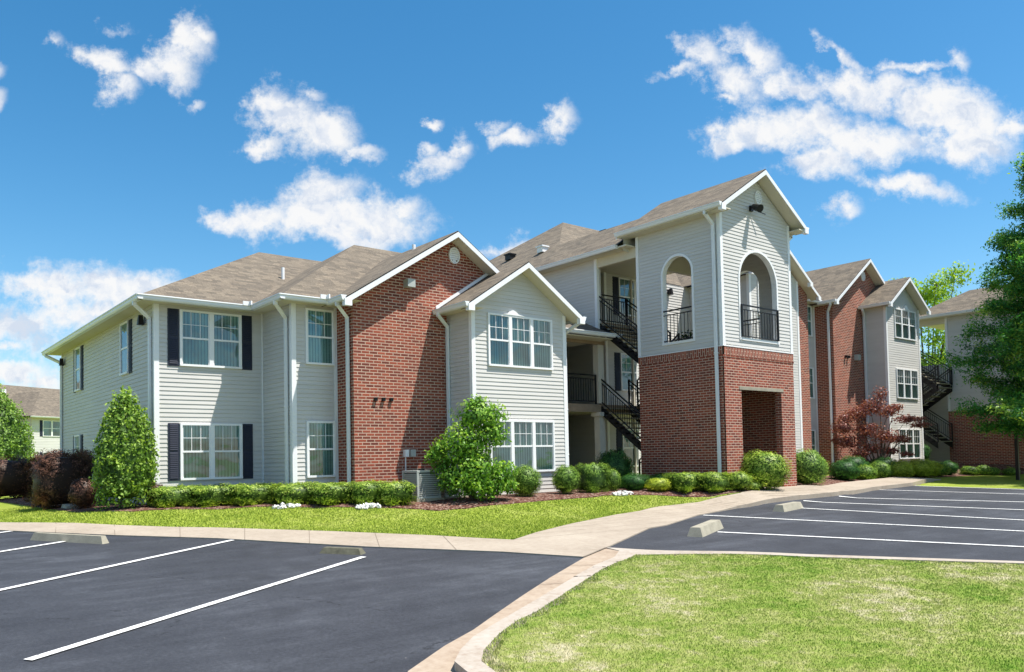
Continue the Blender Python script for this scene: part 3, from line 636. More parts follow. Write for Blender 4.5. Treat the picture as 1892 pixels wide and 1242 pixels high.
# sunlit peak above the bay window, built as a small raised white shape
mb = MB()
pts = [(.98, 0), (1.15, .035), (1.22, .10), (1.32, .135), (1.42, .10), (1.5, .035), (1.72, 0)]
for a, b in zip(pts, pts[1:]): mb.hexa([W6.p(a[0], 4.78, .07), W6.p(b[0], 4.78, .07), W6.p(b[0], 4.78, 0), W6.p(a[0], 4.78, 0), W6.p(a[0], 4.781+a[1], .07), W6.p(b[0], 4.781+b[1], .07), W6.p(b[0], 4.781+b[1], 0), W6.p(a[0], 4.781+a[1], 0)])
mb.build('lit_peak', M['trim'], B)
vent_round(W4, 3.01, 6.44, .17, .22)
lamp(0, .78, 4.58); lamp(0, 10.25, 4.55)
mb = MB(); W4.box(mb, 1.44, 1.66, 5.40, 5.60, 0, .22); mb.build('flood_lamp', M['grey'], B)
for u_ in (.55, .77, .99):
    mb = MB(); W4.box(mb, u_, u_+.07, 2.50, 2.57, 0, .065); W4.box(mb, u_-.01, u_+.08, 2.57, 2.585, 0, .08); mb.build('dryer_vent', M['black'], B)
mb = MB(); W4.box(mb, 1.36, 1.47, 1.12, 1.30, 0, .10); W4.box(mb, 1.405, 1.425, .7, 1.12, 0, .03); mb.build('utility_box', M['trim'], B)
mb = MB(); W4.box(mb, 1.53, 1.68, 1.12, 1.30, 0, .09); mb.build('utility_box', M['grey'], B)
# ---- left wing roofs
E_ = 4.97
roofplane([(-OH, -OH, E_), (13.4, -OH, E_), (13.4, 4.3, 7.63), (4.3, 4.3, 7.63)], B)
roofplane([(-OH, 11.2, E_), (-OH, -OH, E_), (4.3, 4.3, 7.63)], B)
roofplane([(13.4, 11.2, E_), (-OH, 11.2, E_), (4.3, 4.3, 7.63), (13.4, 4.3, 7.63)], B)
roofplane([(2.22, -2.2, E_), (10.2, -2.2, E_), (8.2, 1.92, 7.65), (6.34, 1.92, 7.65)], B)
roofplane([(2.22, 6.0, E_), (2.22, -2.2, E_), (6.34, 1.92, 7.65)], B)
roofplane([(2.22, 6.0, E_), (6.34, 1.92, 7.65), (8.2, 1.92, 7.65), (10.2, 6.0, E_)], B)
roofplane([(10.2, -2.2, E_), (10.2, 6.0, E_), (8.2, 1.92, 7.65)], B)
gable_roof(3.42, 4.90, 6.70, 7.0, 9.98, 4.90, -3.03, 1.0); rake(3.42, 4.90, 6.70, 7.0, 9.98, 4.90, -3.03, -2.6)
gable_roof(6.22, 4.90, 8.18, 6.18, 10.14, 4.90, -4.11, -1.0); rake(6.22, 4.90, 8.18, 6.18, 10.14, 4.90, -4.11, -3.7)
mb = MB(); mb.hexa([(6.22, -2.68, 4.93), (8.0, -2.68, 6.09), (8.0, -2.635, 6.09), (6.22, -2.635, 4.93), (6.22, -2.68, 5.02), (8.0, -2.68, 6.18), (8.0, -2.635, 6.18), (6.22, -2.635, 5.02)]); mb.build('flashing', M['trim'], B)
sf = MB(); sf.face([(x, y, 4.865) for x, y in [(-OH, 11.2), (-OH, -OH), (2.22, -OH), (2.22, -2.2), (3.42, -2.2), (3.42, -3.0), (3.9, -3.0), (3.9, -2), (4, 11.2)]])
sf.build('soffit', M['soffit'], B)
sf = MB(); sf.face([(6.22, -4.09, 4.80), (6.7, -4.09, 4.80), (6.7, -2.6, 4.80), (6.22, -2.6, 4.80)]); sf.build('soffit', M['soffit'], B)
gutter((-OH, -OH-.1, E_), (-OH, 11.3, E_), (-1, 0)); gutter((-OH-.1, -OH, E_), (2.22, -OH, E_), (0, -1)); gutter((2.22, -OH, E_), (2.22, -2.3, E_), (-1, 0))
gutter((2.12, -2.2, E_), (3.42, -2.2, E_), (0, -1)); gutter((3.42, -2.2, 4.95), (3.42, -3.03, 4.95), (-1, 0)); gutter((6.22, -2.64, 4.92), (6.22, -4.11, 4.92), (-1, 0)); gutter((10.14, -2.64, 4.92), (10.14, -4.11, 4.92), (1, 0))
for (x, y) in ((2.06, -.53), (3.27, -2.31)):
    mb = MB(); mb.box((x-.13, y-.02, 4.94), (x+.04, y+.01, 5.045)); mb.box((x+.02, y-.14, 4.94), (x+.05, y, 5.045)); mb.build('splash_guard', M['trim'], B)
downspout(-.06, .20, 4.86, -.1, -.40, -.25); downspout(2.58, -1.55, 4.86, -.1, -.40, -.35); downspout(3.76, -2.45, 4.84, -.1, -.36, -.2); downspout(6.52, -2.72, 4.82, -.1, -.36, -.12)
downspout(9.93, -3.55, 4.82, -.1, .25, -.3); downspout(-.06, 10.6, 4.86, -.1, -.40, .3)
mb = MB(); mb.tube((4.08, 2.0, 6.3), (4.08, 2.0, 6.66), .045, n=10); mb.build('plumbing_vent', M['trim'], B)
mb = MB(); mb.tube((6.5, -1.2, 6.75), (6.5, -1.2, 7.0), .05, n=10); mb.build('plumbing_vent', M['trim'], B)

# ---- three-storey block, breezeway
ZE = 7.7
Wt = Wall(13.55, 11, 13.55, -1.3); siding(Wt, [[(0, 4.9), (12.3, 4.9), (12.3, 7.62), (0, 7.62)]], B)
cornerboard(13.55, -1.3, 4.9, 7.62, 1, 1)
Wtb = Wall(13.55, -1.3, 13.73, -1.3); siding(Wtb, [[(.09, 4.9), (.18, 4.9), (.18, 7.62), (.09, 7.62)]], B)
mb = MB(); mb.box((13.60, -1.28, 4.9), (13.72, 10.9, 7.62)); mb.build('inner_wall', M['siding'], B)
Wc = Wall(15.24, 11, 15.24, 0.); siding(Wc, [[(0, -.2), (11, -.2), (11, 7.6), (0, 7.6)]], B)
Wf = Wall(15.24, 0, 20., 0.); siding(Wf, [[(0, -.2), (4.76, -.2), (4.76, 7.6), (0, 7.6)]], B)
cornerboard(15.24, 0, -.2, 7.6, 1, 1)
for k in range(3): window(Wf, .72, ZB+S*k-.02, .87, HT, 1, sh='l', shw=.28)
Wb = Wall(9.79, 0, 13.0, 0); siding(Wb, [[(0, -.2), (3.21, -.2), (3.21, 5.2), (0, 5.2)]], B)
mb = MB(); mb.box((13.0, 0, -.2), (13.12, 10.9, 5.0)); mb.build('inner_wall', M['siding'], B)
mb = MB(); mb.box((10, 11, -.2), (20, 11.1, 7.6)); mb.build('inner_wall', M['siding'], B)
for z_, x0_ in ((2.75, 9.8), (5.5, 13.73)):
    mb = MB(); mb.box((x0_, -1.26, z_-.08), (17.07, 11, z_)); mb.build('landing_floor', M['conc'], B)
    mb = MB(); mb.box((x0_, -1.30, z_-.26), (17.07, -1.262, z_-.003)); mb.box((x0_, -1.25, z_-.26), (x0_+.03, 11, z_-.09)); mb.build('landing_beam', M['wood'], B)
    mb = MB(); mb.face([(x0_, -1.24, z_-.20), (17.07, -1.24, z_-.20), (17.07, 11, z_-.20), (x0_, 11, z_-.20)]); mb.build('ceiling', M['soffit'], B)
mb = MB(); mb.box((13.15, -3.0, 7.60), (17.47, 11.0, 7.64)); mb.build('soffit', M['soffit'], B)
mb = MB(); mb.box((9.8, -1.9, 4.82), (13.6, .02, 4.85)); mb.build('soffit', M['soffit'], B)
mb = MB(); mb.box((13.56, -3.05, 7.28), (13.72, -1.3, 7.6)); mb.build('header_beam', M['soffit'], B)
for z0_, z1_, w_ in ((2.78, 4.88, .26), (-.1, 2.49, .27)):
    mb = MB(); mb.box((13.50, -1.33, z0_), (13.50+w_, -1.33+.24, z1_)); mb.build('porch_post', M['post'], B)
mb = MB(); mb.box((13.42, -1.42, 2.36), (13.86, -1.02, 2.49)); mb.build('post_cap', M['post'], B)
mb = MB(); mb.box((9.8, -1.36, 4.72), (13.8, -1.24, 4.9)); mb.build('header_beam', M['wood'], B)
# porch roof over the second floor landing
roofplane([(9.6, -1.95, 4.98), (13.54, -1.95, 4.98), (13.54, .3, 5.98), (9.6, .3, 5.98)], B)
roofplane([(13.54, -1.95, 4.98), (13.86, -1.95, 4.98), (13.86, -1.33, 5.24), (13.54, -1.33, 5.24)], B)
gutter((9.7, -1.95, 5.0), (13.9, -1.95, 5.0), (0, -1)); 
def railing(p, q, parent, h_=.95, sp=.11, bot=.09, name='railing', posts=True):
    mb = MB(); p = Vector(p); q = Vector(q); L_ = (q-p).length
    z = Vector((0, 0, 1))
    mb.bar(p+z*h_, q+z*h_, .045, .04); mb.bar(p+z*bot, q+z*bot, .035, .03); mb.bar(p+z*(h_-.13), q+z*(h_-.13), .03, .025)
    n = max(2, int(L_/sp))
    for k in range(1, n): a = p+(q-p)*k/n; mb.bar(a+z*bot, a+z*(h_-.13), .015, .015, (1, 0, 0))
    if posts:
        for a in (p, q): mb.bar(a, a+z*(h_+.02), .05, .05, (1, 0, 0))
    return mb.build(name, M['black'], parent)
railing((9.9, -1.22, 2.76), (13.46, -1.22, 2.76), B)
railing((13.7, -1.15, 5.5), (15.1, -1.15, 5.5), B)
def stair(p, q, width, parent, axis=(1, 0), rise=.18):
    """p top edge centre-left start, q foot; treads between two stringers"""
    p = Vector(p); q = Vector(q); a = Vector((*axis, 0)); fl = empty('stair_flight', p); fl.parent = parent
    fl = None
    mb = MB(); n = max(3, round((p.z-q.z)/rise)); d = (q-p)
    for s_ in (0, width):
        mb.hexa([p+a*s_+Vector((0, 0, -.30)), p+a*(s_+.04)+Vector((0, 0, -.30)), q+a*(s_+.04)+Vector((0, 0, -.30)), q+a*s_+Vector((0, 0, -.30)), p+a*s_, p+a*(s_+.04), q+a*(s_+.04), q+a*s_])
    for k in range(n):
        t = p+d*((k+.5)/n)+Vector((0, 0, -.03)); r = Vector((d.x, d.y, 0)).normalized()*.15
        mb.hexa([t-r+Vector((0, 0, -.04)), t-r+a*width+Vector((0, 0, -.04)), t+r+a*width+Vector((0, 0, -.04)), t+r+Vector((0, 0, -.04)), t-r, t-r+a*width, t+r+a*width, t+r], 1)
    o = mb.build('stair_flight', [M['black'], M['conc']], parent)
    for s_ in (.02, width+.02): railing(p+a*s_, q+a*s_, o, .88, .12, .12)
    return o
for e_ in [o for o in bpy.data.objects if o.name.startswith('stair_flight')]: bpy.data.objects.remove(e_)
def stair2(p, q, width, parent):
    o = stair(p, q, width, parent)
    for e_ in [x for x in bpy.data.objects if x.type == 'EMPTY' and x.name.startswith('stair_flight')]: bpy.data.objects.remove(e_)
    return o
stair2((13.62, -1.25, 5.5), (13.62, -3.1, 4.125), 1.4, B)
stair2((13.62, -1.25, 2.75), (13.62, -3.1, 1.375), 1.4, B)
stair2((15.45, -3.1, 4.125), (15.45, -1.25, 2.75), 1.4, B)
stair2((15.45, -3.1, 1.375), (15.45, -1.25, 0.0), 1.4, B)
mb = MB(); mb.box((13.62, -4.1, 1.3), (17.0, -3.1, 1.375)); mb.build('landing_floor', M['conc'], B)
mb = MB(); mb.tube((16.6, -.05, .0), (16.6, -.05, 7.5), .05); mb.tube((17.2, -.05, 0), (17.2, -.05, 7.5), .05); mb.build('conduit', M['post'], B)
mb = MB(); Wf.box(mb, 2.35, 3.25, 5.5, 7.53, 0, .03); Wf.box(mb, 2.35, 3.25, 2.75, 4.78, 0, .03); mb.build('entry_door', M['darkdoor'], B)
lamp(18.75, -.02, 7.3, nx_=0, ny_=-1)
# 3-storey roofs
roofplane([(13.15, 11.1, ZE), (13.15, -2.6, ZE), (15.31, -2.6, 9.14), (15.31, 2.36, 9.14), (18.6, 5.65, 11.33)], B)
roofplane([(15.31, -2.6, 9.14), (17.47, -2.6, ZE), (17.47, .2, ZE), (15.31, 2.36, 9.14)], B)
roofplane([(15.31, 2.36, 9.14), (17.47, .2, ZE), (34, .2, ZE), (28.6, 5.65, 11.33), (18.6, 5.65, 11.33)], B)
roofplane([(13.15, 11.1, ZE), (18.6, 5.65, 11.33), (28.6, 5.65, 11.33), (34, 11.1, ZE)], B)
roofplane([(34, .2, ZE), (34, 11.1, ZE), (28.6, 5.65, 11.33)], B)
gutter((13.15, 11.1, ZE), (13.15, -2.62, ZE), (-1, 0))
mb = MB(); mb.box((13.15, -2.6, 7.575), (13.56, 11, 7.60)); mb.build('soffit', M['soffit'], B)
for (x, y) in ((15.0, 2.95), (15.4, 5.4), (20.5, 4.9)):
    z_ = ZE+.667*(x-13.15) if x < 18 else 10.9
    mb = MB(); mb.box((x-.18, y-.16, z_-.05), (x+.12, y+.16, z_+.17), 0); mb.box((x-.22, y-.20, z_+.15), (x+.14, y+.20, z_+.20), 0); mb.build('roof_vent', M['trim' if y == 2.95 else 'black'], B)

# ---- tower
TW = dict(x0=13.55, x1=17.07, yf=-6.22, yb=-3.07)
SPR, RL, RF, ZBR = 6.43, .54, .935, 4.10
def arch_polys(L_, uc, r, sill, spring, z0, topf):
    n = 14; arcL = [(uc-r*math.cos(math.pi/2*k/n), spring+r*math.sin(math.pi/2*k/n)) for k in range(n+1)]
    arcR = [(2*uc-a, z) for a, z in arcL]
    left = [(0, z0), (uc, z0), (uc, sill), (uc-r, sill)]+arcL+[(uc, topf(uc)), (0, topf(0))]
    right = [(uc, z0), (L_, z0), (L_, topf(L_)), (uc, topf(uc))]+arcR[::-1]+[(uc+r, sill), (uc, sill)]
    return [left, right], [(uc-r, sill)]+arcL+arcR[::-1][1:]+[(uc+r, sill)]
def arch_trim(W_, outline, parent, d0=-.14, d1=.03, w_=.07, cx=0, cz=0):
    mb = MB()
    def outw(p, q):
        d = Vector((q[0]-p[0], q[1]-p[1])); return Vector((-d.y, d.x)).normalized()*w_
    N = len(outline)
    nor = []
    for i in range(N):
        a = outline[max(0, i-1)]; b = outline[min(N-1, i+1)]; nor.append(outw(a, b))
    for i in range(N-1):
        a, b = outline[i], outline[i+1]; A = (a[0]+nor[i].x, a[1]+nor[i].y); Bq = (b[0]+nor[i+1].x, b[1]+nor[i+1].y)
        mb.face([W_.p(*a, d1), W_.p(*b, d1), W_.p(*Bq, d1), W_.p(*A, d1)][::-1])
        mb.face([W_.p(*a, d0), W_.p(*b, d0), W_.p(*b, d1), W_.p(*a, d1)][::-1])
        mb.face([W_.p(*A, 0), W_.p(*Bq, 0), W_.p(*Bq, d1), W_.p(*A, d1)])
    a, b = outline[0], outline[-1]
    W_.box(mb, a[0]-w_, b[0]+w_, a[1]-w_, a[1]+.004, d0, d1+.012)
    return mb.build('arch_trim', M['trim'], parent)
WL = Wall(13.55, -3.07, 13.55, -6.22); polys, outl = arch_polys(3.15, 1.59, RL, 4.42, SPR, ZBR, lambda u: 7.95)
siding(WL, polys, B); arch_trim(WL, outl, B)
WR = Wall(17.07, -6.22, 17.07, -3.07); polysR, outR = arch_polys(3.15, 1.56, RL, 4.42, SPR, ZBR, lambda u: 7.95)
siding(WR, polysR, B); arch_trim(WR, outR, B)
WF = Wall(13.55, -6.22, 17.07, -6.22); polysF, outF = arch_polys(3.52, 1.795, RF, 4.40, 6.07, ZBR, lambda u: 9.24-.643*abs(u-1.76))
tf = lambda u: 9.24-.643*abs(u-1.76)
pf = []
for P_ in polysF:   # add the ridge point so the top follows both slopes
    pf.append(P_)
pf[1] = [p for p in pf[1]]
siding(WF, [pf[0][:-2]+[(1.795, tf(1.795)), (1.76, 9.24), (0, tf(0))], pf[1]], B)
arch_trim(WF, outF, B)
# inner faces (same outlines, looking inwards)
def inner(W_, polys, d, mat='siding', name='inner_wall'):
    mb = MB()
    for P_ in polys: mb.face([W_.p(u, z, d) for u, z in P_][::-1], [(u, z) for u, z in P_][::-1])
    return mb.build(name, M[mat], B)
def inner_siding(W_, polys, d):
    # reversed wall frame so that courses read from inside
    r = Wall(*(W_.p(W_.L, 0, d).xy), *(W_.p(0, 0, d).xy))
    return siding(r, [[(W_.L-u, z) for u, z in P_][::-1] for P_ in polys], B)
inner_siding(WL, polys, -.14); inner_siding(WR, polysR, -.14); inner_siding(WF, [[(u, min(z, 8.0)) for u, z in P_] for P_ in polysF], -.14)
# brick base
brickwall(WL, [[(0, -.3), (3.15, -.3), (3.15, 3.86), (0, 3.86)]], B, d=.02); brickwall(WL, [[(0, 3.86), (3.15, 3.86), (3.15, ZBR), (0, ZBR)]], B, d=.028, soldier=True)
brickwall(WR, [[(0, -.3), (3.15, -.3), (3.15, ZBR), (0, ZBR)]], B, d=.02)
DL, DR, DT = .78, 2.82, 2.88
brickwall(WF, [[(0, -.3), (DL, -.3), (DL, DT), (0, DT)], [(DR, -.3), (3.52, -.3), (3.52, DT), (DR, DT)], [(0, DT), (3.52, DT), (3.52, 3.80), (0, 3.80)]], B, d=.02)
brickwall(WF, [[(0, 3.84), (3.52, 3.84), (3.52, ZBR), (0, ZBR)]], B, d=.035, soldier=True)
mb = MB(); WF.box(mb, -.035, 3.55, 3.79, 3.845, -.01, .03); mb.build('brick_ledge', M['brick'], B)
mb = MB(); WF.box(mb, -.03, 3.55, ZBR-.01, ZBR+.012, -.02, .045); mb.build('flashing', M['trim'], B)
mb = MB(); WL.box(mb, 0, 3.15, ZBR-.01, ZBR+.012, -.02, .042); mb.build('flashing', M['trim'], B)
mb = MB(); WF.box(mb, DL-.1, DR+.1, DT, DT+.09, -.05, .035); mb.build('lintel', M['conc'], B)
brickwall(WR, [[(0, -.3), (3.15, -.3), (3.15, 4.0), (0, 4.0)]], B, d=-.2, rev=True); brickwall(WL, [[(0, -.3), (3.15, -.3), (3.15, 4.0), (0, 4.0)]], B, d=-.2, rev=True)
for (a, b) in ((DL-.0001, DL), (DR, DR+.0001)):
    mb = MB(); mb.face([WF.p(a, -.3, -.2), WF.p(a, -.3, .02), WF.p(a, DT, .02), WF.p(a, DT, -.2)], [(0, -.3), (.22, -.3), (.22, DT), (0, DT)]); mb.build('brick_reveal', M['brick'], B)
mb = MB(); WF.box(mb, 0, 3.52, -.3, -.0, -3.3, -.0); mb.build('entry_slab', M['walk'], B)
mb = MB(); mb.box((13.75, -6.05, 3.98), (16.9, -3.1, 4.12)); mb.build('landing_floor', M['conc'], B)
mb = MB(); mb.box((13.56, -3.24, 7.0), (17.06, -3.08, 7.93)); mb.build('header_beam', M['soffit'], B)
mb = MB(); mb.box((13.6, -6.1, 7.90), (17.0, -3.0, 7.94)); mb.build('ceiling', M['soffit'], B)
cornerboard(13.55, -6.22, ZBR+.012, 8.1, 1, 1); cornerboard(17.07, -6.22, ZBR+.012, 8.1, -1, 1)
strip(13.52, -3.16, ZBR+.012, 7.93, .03, .10)
TZ = 8.03
gable_roof(13.13, TZ, 15.31, 9.42, 17.49, TZ, -6.62, -2.65); rake(13.13, TZ, 15.31, 9.42, 17.49, TZ, -6.62, -6.2)
mb = MB(); mb.face([(13.3, -2.75, 8.1), (17.3, -2.75, 8.1), (15.31, -2.75, 9.35)]); mb.face([(13.3, -2.75, 7.5), (17.3, -2.75, 7.5), (17.3, -2.75, 8.1), (13.3, -2.75, 8.1)]); mb.build('back_gable', M['siding'], B)
mb = MB()
for s_ in (-1, 1): mb.hexa([(15.31+s_*2.2, -2.66, TZ-.17), (15.31, -2.66, 9.25), (15.31, -2.62, 9.25), (15.31+s_*2.2, -2.62, TZ-.17), (15.31+s_*2.2, -2.66, TZ-.03), (15.31, -2.66, 9.39), (15.31, -2.62, 9.39), (15.31+s_*2.2, -2.62, TZ-.03)])
mb.build('rake_board', M['gutter'], B)
mb = MB(); mb.box((13.13, -6.6, 7.90), (13.56, -2.65, 7.93)); mb.build('soffit', M['soffit'], B)
mb = MB(); mb.box((17.06, -6.6, 7.90), (17.49, -2.65, 7.93)); mb.build('soffit', M['soffit'], B)
gutter((13.13, -2.62, TZ+.02), (13.13, -6.62, TZ+.02), (-1, 0)); gutter((17.49, -2.62, TZ+.02), (17.49, -6.62, TZ+.02), (1, 0))
downspout(13.46, -6.05, 7.92, -.1, -.35, -.0); downspout(17.14, -6.05, 7.92, -.1, .35, 0)
vent_round(WF, 1.90, 8.68, .17, .21)
mb = MB(); c = Vector((15.05, -6.42, 8.28)); mb.box((15.0, -6.3, 8.2), (15.12, -6.22, 8.36)); mb.tube(c+Vector((0, .08, .05)), c+Vector((-.06, -.2, -.10)), .07, .12, 12); mb.bar((15.1, -6.3, 8.25), (15.5, -6.45, 8.14), .02, .02); mb.build('flood_lamp', M['black'], B)
railing((13.50, -4.14, 4.44), (13.50, -5.18, 4.44), B, .93, .12, .02, posts=False); railing((14.43, -6.27, 4.42), (16.26, -6.27, 4.42), B, .93, .14, .02)
railing((17.1, -4.14, 4.44), (17.1, -5.18, 4.44), B, .93, .12, .02, posts=False)

# ---- right wing
ZR = 7.62
Wm = Wall(20.0, -2.75, 23.23, -2.75); siding(Wm, [[(0, -.3), (3.23, -.3), (3.23, 7.75), (1.62, 8.9), (0, 7.75)]], B)
Wms = Wall(20.0, 0, 20.0, -2.75); siding(Wms, [[(0, -.3), (2.75, -.3), (2.75, ZR), (0, ZR)]], B)
cornerboard(20., -2.75, -.2, 7.7, 1, 1); cornerboard(23.23, -2.75, -.2, 7.75, -1, 1)
for k in range(3): window(Wm, .5, ZB+S*k, 2.1, HT, 3)
gable_roof(19.6, 7.72, 21.62, 9.15, 23.64, 7.72, -3.15, -.8); rake(19.6, 7.72, 21.62, 9.15, 23.64, 7.72, -3.15, -2.7)
Wn = Wall(20.0, -1.67, 25.75, -1.67); brickwall(Wn, [[(0, -.3), (5.75, -.3), (5.75, 7.7), (2.9, 9.6), (0, 7.7)]], B)
mb = MB(); mb.box((25.70, -1.66, -.3), (25.75, -.8, 7.7)); mb.build('brick_wall', M['brick'], B)
gable_roof(19.7, 7.62, 22.9, 9.78, 26.1, 7.62, -2.07, 2.5); rake(19.7, 7.62, 22.9, 9.78, 26.1, 7.62, -2.07, -1.65)
Wo = Wall(25.75, -.8, 27.78, -.8); siding(Wo, [[(0, -.3), (2.03, -.3), (2.03, ZR), (0, ZR)]], B)
strip(27.70, -.83, -.2, ZR, .07, .03)
for k in range(3): window(Wo, .95, ZB+S*k, .8, HT, 1)
Wp = Wall(27.78, -.8, 27.78, -1.67); brickwall(Wp, [[(0, -.3), (.87, -.3), (.87, ZR), (0, ZR)]], B)
Wq = Wall(27.78, -1.67, 33.4, -1.67); brickwall(Wq, [[(0, -.3), (5.62, -.3), (5.62, 7.6), (2.78, 9.66), (0, 7.72)]], B)
Wr = Wall(30.39, -1.67, 30.39, -2.75); siding(Wr, [[(0, -.3), (1.08, -.3), (1.08, ZR), (0, ZR)]], B)
Ws = Wall(30.39, -2.75, 33.62, -2.75); siding(Ws, [[(0, -.3), (3.23, -.3), (3.23, 7.66), (1.61, 8.78), (0, 7.66)]], B)
Wz = Wall(33.62, -2.75, 33.62, 1); siding(Wz, [[(0, -.3), (3.75, -.3), (3.75, ZR), (0, ZR)]], B)
cornerboard(30.39, -2.75, -.2, 7.66, 1, 1); cornerboard(33.62, -2.75, -.2, 7.66, -1, 1)
for k in range(3): window(Ws, .76, ZB+S*k, 2.08, HT, 3)
mb = MB()
for a, b in zip(pts, pts[1:]): mb.hexa([Ws.p(a[0]+.55, 7.53, .07), Ws.p(b[0]+.55, 7.53, .07), Ws.p(b[0]+.55, 7.53, 0), Ws.p(a[0]+.55, 7.53, 0), Ws.p(a[0]+.55, 7.531+a[1]*1.7, .07), Ws.p(b[0]+.55, 7.531+b[1]*1.7, .07), Ws.p(b[0]+.55, 7.531+b[1]*1.7, 0), Ws.p(a[0]+.55, 7.531+a[1]*1.7, 0)])
mb.build('lit_peak', M['trim'], B)  # lit peak built in white again, on the far bay
gable_roof(27.42, 7.62, 30.54, 9.85, 33.66, 7.62, -2.07, 3.2); rake(27.42, 7.62, 30.54, 9.85, 33.66, 7.62, -2.07, -1.65)
gable_roof(30.05, 7.62, 32.0, 8.98, 33.95, 7.62, -3.15, -1.0); rake(30.05, 7.62, 32.0, 8.98, 33.95, 7.62, -3.15, -2.7)
roofplane([(25.3, -1.25, ZE), (28, -1.25, ZE), (28, .5, 8.9), (25.3, .5, 8.9)], B)
mb = MB(); mb.face([(25.3, -1.25, 7.6), (28.2, -1.25, 7.6), (28.2, -.7, 7.6), (25.3, -.7, 7.6)]); mb.build('soffit', M['soffit'], B)
mb = MB(); mb.face([(27.42, -2.05, 7.52), (27.9, -2.05, 7.52), (27.9, -.7, 7.52), (27.42, -.7, 7.52)]); mb.build('soffit', M['soffit'], B)
mb = MB(); mb.face([(30.05, -3.13, 7.52), (30.5, -3.13, 7.52), (30.5, -1.6, 7.52), (30.05, -1.6, 7.52)]); mb.build('soffit', M['soffit'], B)
gutter((25.9, -1.25, ZE), (27.5, -1.25, ZE), (0, -1)); gutter((27.42, -1.2, 7.64), (27.42, -2.07, 7.64), (-1, 0)); gutter((30.05, -1.7, 7.64), (30.05, -3.15, 7.64), (-1, 0))
downspout(27.70, -1.5, 7.52, -.1, -.3, -.3); downspout(30.33, -1.78, 7.52, -.1, -.3, -.1)
vent_round(Wq, 2.76, 9.1, .17, .22)
for u_ in (.9, 1.12): 
    mb = MB(); Wq.box(mb, u_, u_+.07, 5.2, 5.32, 0, .13); mb.build('dryer_vent', M['black'], B)
mb = MB(); Wq.box(mb, 1.75, 2.0, 5.15, 5.4, 0, .18); mb.build('flood_lamp', M['grey'], B)
mb = MB(); Wq.box(mb, 1.9, 2.05, 1.0, 1.25, 0, .1); Wq.box(mb, 2.15, 2.35, 1.0, 1.25, 0, .1); mb.build('utility_box', M['grey'], B)
# second stairwell and tower at the far right
for z_ in (2.85, 5.6):
    mb = MB(); mb.box((33.66, -1.0, z_-.12), (37.58, .78, z_)); mb.build('landing_floor', M['conc'], B)
    railing((33.7, -1.0, z_), (36.5, -1.0, z_), B)
stair2((34.6, -1.0, 5.6), (34.6, -3.0, 4.2), 1.6, B); stair2((34.6, -1.0, 2.85), (34.6, -3.0, 1.4), 1.6, B); stair2((34.9, -3.0, 4.2), (34.9, -1.0, 2.85), 1.5, B)
Wux = Wall(37.6, 8, 37.6, -2.6); siding(Wux, [[(0, -.3), (10.6, -.3), (10.6, 5.4), (0, 5.4)]], B)
mb = MB(); Wux.box(mb, 8.2, 9.1, 2.86, 4.9, 0, .04); mb.build('entry_door', M['darkdoor'], B)
Wu = Wall(33.62, .8, 42, .8); siding(Wu, [[(0, -.3), (8.3, -.3), (8.3, 5.5), (0, 5.5)]], B)
mb = MB(); Wu.box(mb, 2.2, 3.1, 2.85, 4.9, 0, .04); mb.build('entry_door', M['darkdoor'], B)
mb = MB(); Wu.box(mb, 2.9, 3.0, .0, 2.7, 0, .08); mb.build('porch_post', M['post'], B)
Wv = Wall(36.5, -2.75, 36.5, -9.5); brickwall(Wv, [[(0, -.3), (6.75, -.3), (6.75, 2.93), (0, 2.93)]], B, d=.02); siding(Wv, [[(0, 2.93), (6.75, 2.93), (6.75, 7.62), (0, 7.62)]], B)
strip(36.46, -2.85, 2.93, 7.6, .04, .10)
Ww = Wall(36.5, -9.5, 44, -9.5); siding(Ww, [[(0, -.3), (7.5, -.3), (7.5, 7.62), (0, 7.62)]], B)
window(Wv, 3.4, 4.6, .9, 1.5, 1)
roofplane([(36.08, -.9, 7.72), (36.08, -9.9, 7.72), (38.4, -7.6, 9.1), (38.4, -3.2, 9.1)], B); roofplane([(36.08, -.9, 7.72), (38.4, -3.2, 9.1), (44, -3.2, 9.1), (44, -.9, 7.72)], B); roofplane([(36.08, -9.9, 7.72), (44, -9.9, 7.72), (44, -7.6, 9.1), (38.4, -7.6, 9.1)], B)
roofplane([(38.4, -7.6, 9.1), (44, -7.6, 9.1), (44, -3.2, 9.1), (38.4, -3.2, 9.1)], B)
mb = MB(); mb.box((36.08, -9.8, 7.58), (44, -.9, 7.62)); mb.build('soffit', M['soffit'], B)
gutter((36.08, -.9, 7.74), (36.08, -9.9, 7.74), (-1, 0))
mb = MB(); mb.box((36.5, -2.9, 7.3), (36.66, -.9, 7.6)); mb.build('header_beam', M['soffit'], B)

# ------------------------------------------------------------------ objects on the pavement
def wheelstop(p, q, label, w_=.16, h_=.13, mat='conc'):
    p = Vector((*p, gh(*p))); q = Vector((*q, gh(*q))); d = (q-p).normalized(); L_ = (q-p).length
    r = Vector((-d.y, d.x, 0)).normalized()*w_/2; mb = MB()
    c = .06; z = Vector((0, 0, h_)); z0 = Vector((0, 0, -.01))
    a0, a1 = Vector(), d*L_
    t0, t1 = d*c, d*(L_-c)
    bm_ = [a0-r+z0, a1-r+z0, a1+r+z0, a0+r+z0]; k = .62
    tp = [t0-r*k+z, t1-r*k+z, t1+r*k+z, t0+r*k+z]
    mb.hexa(bm_+tp)
    o = mb.build('wheel_stop', M[mat]); o.location = p
    md = o.modifiers.new('bevel', 'BEVEL'); md.width = .012; md.segments = 2
    return tag(o, label, 'wheel stop', 'concrete wheel stops in the parking bays')
wheelstop((-3.02, -3.45), (-2.14, -4.80), 'long pale concrete wheel stop across the white line in the left lot')
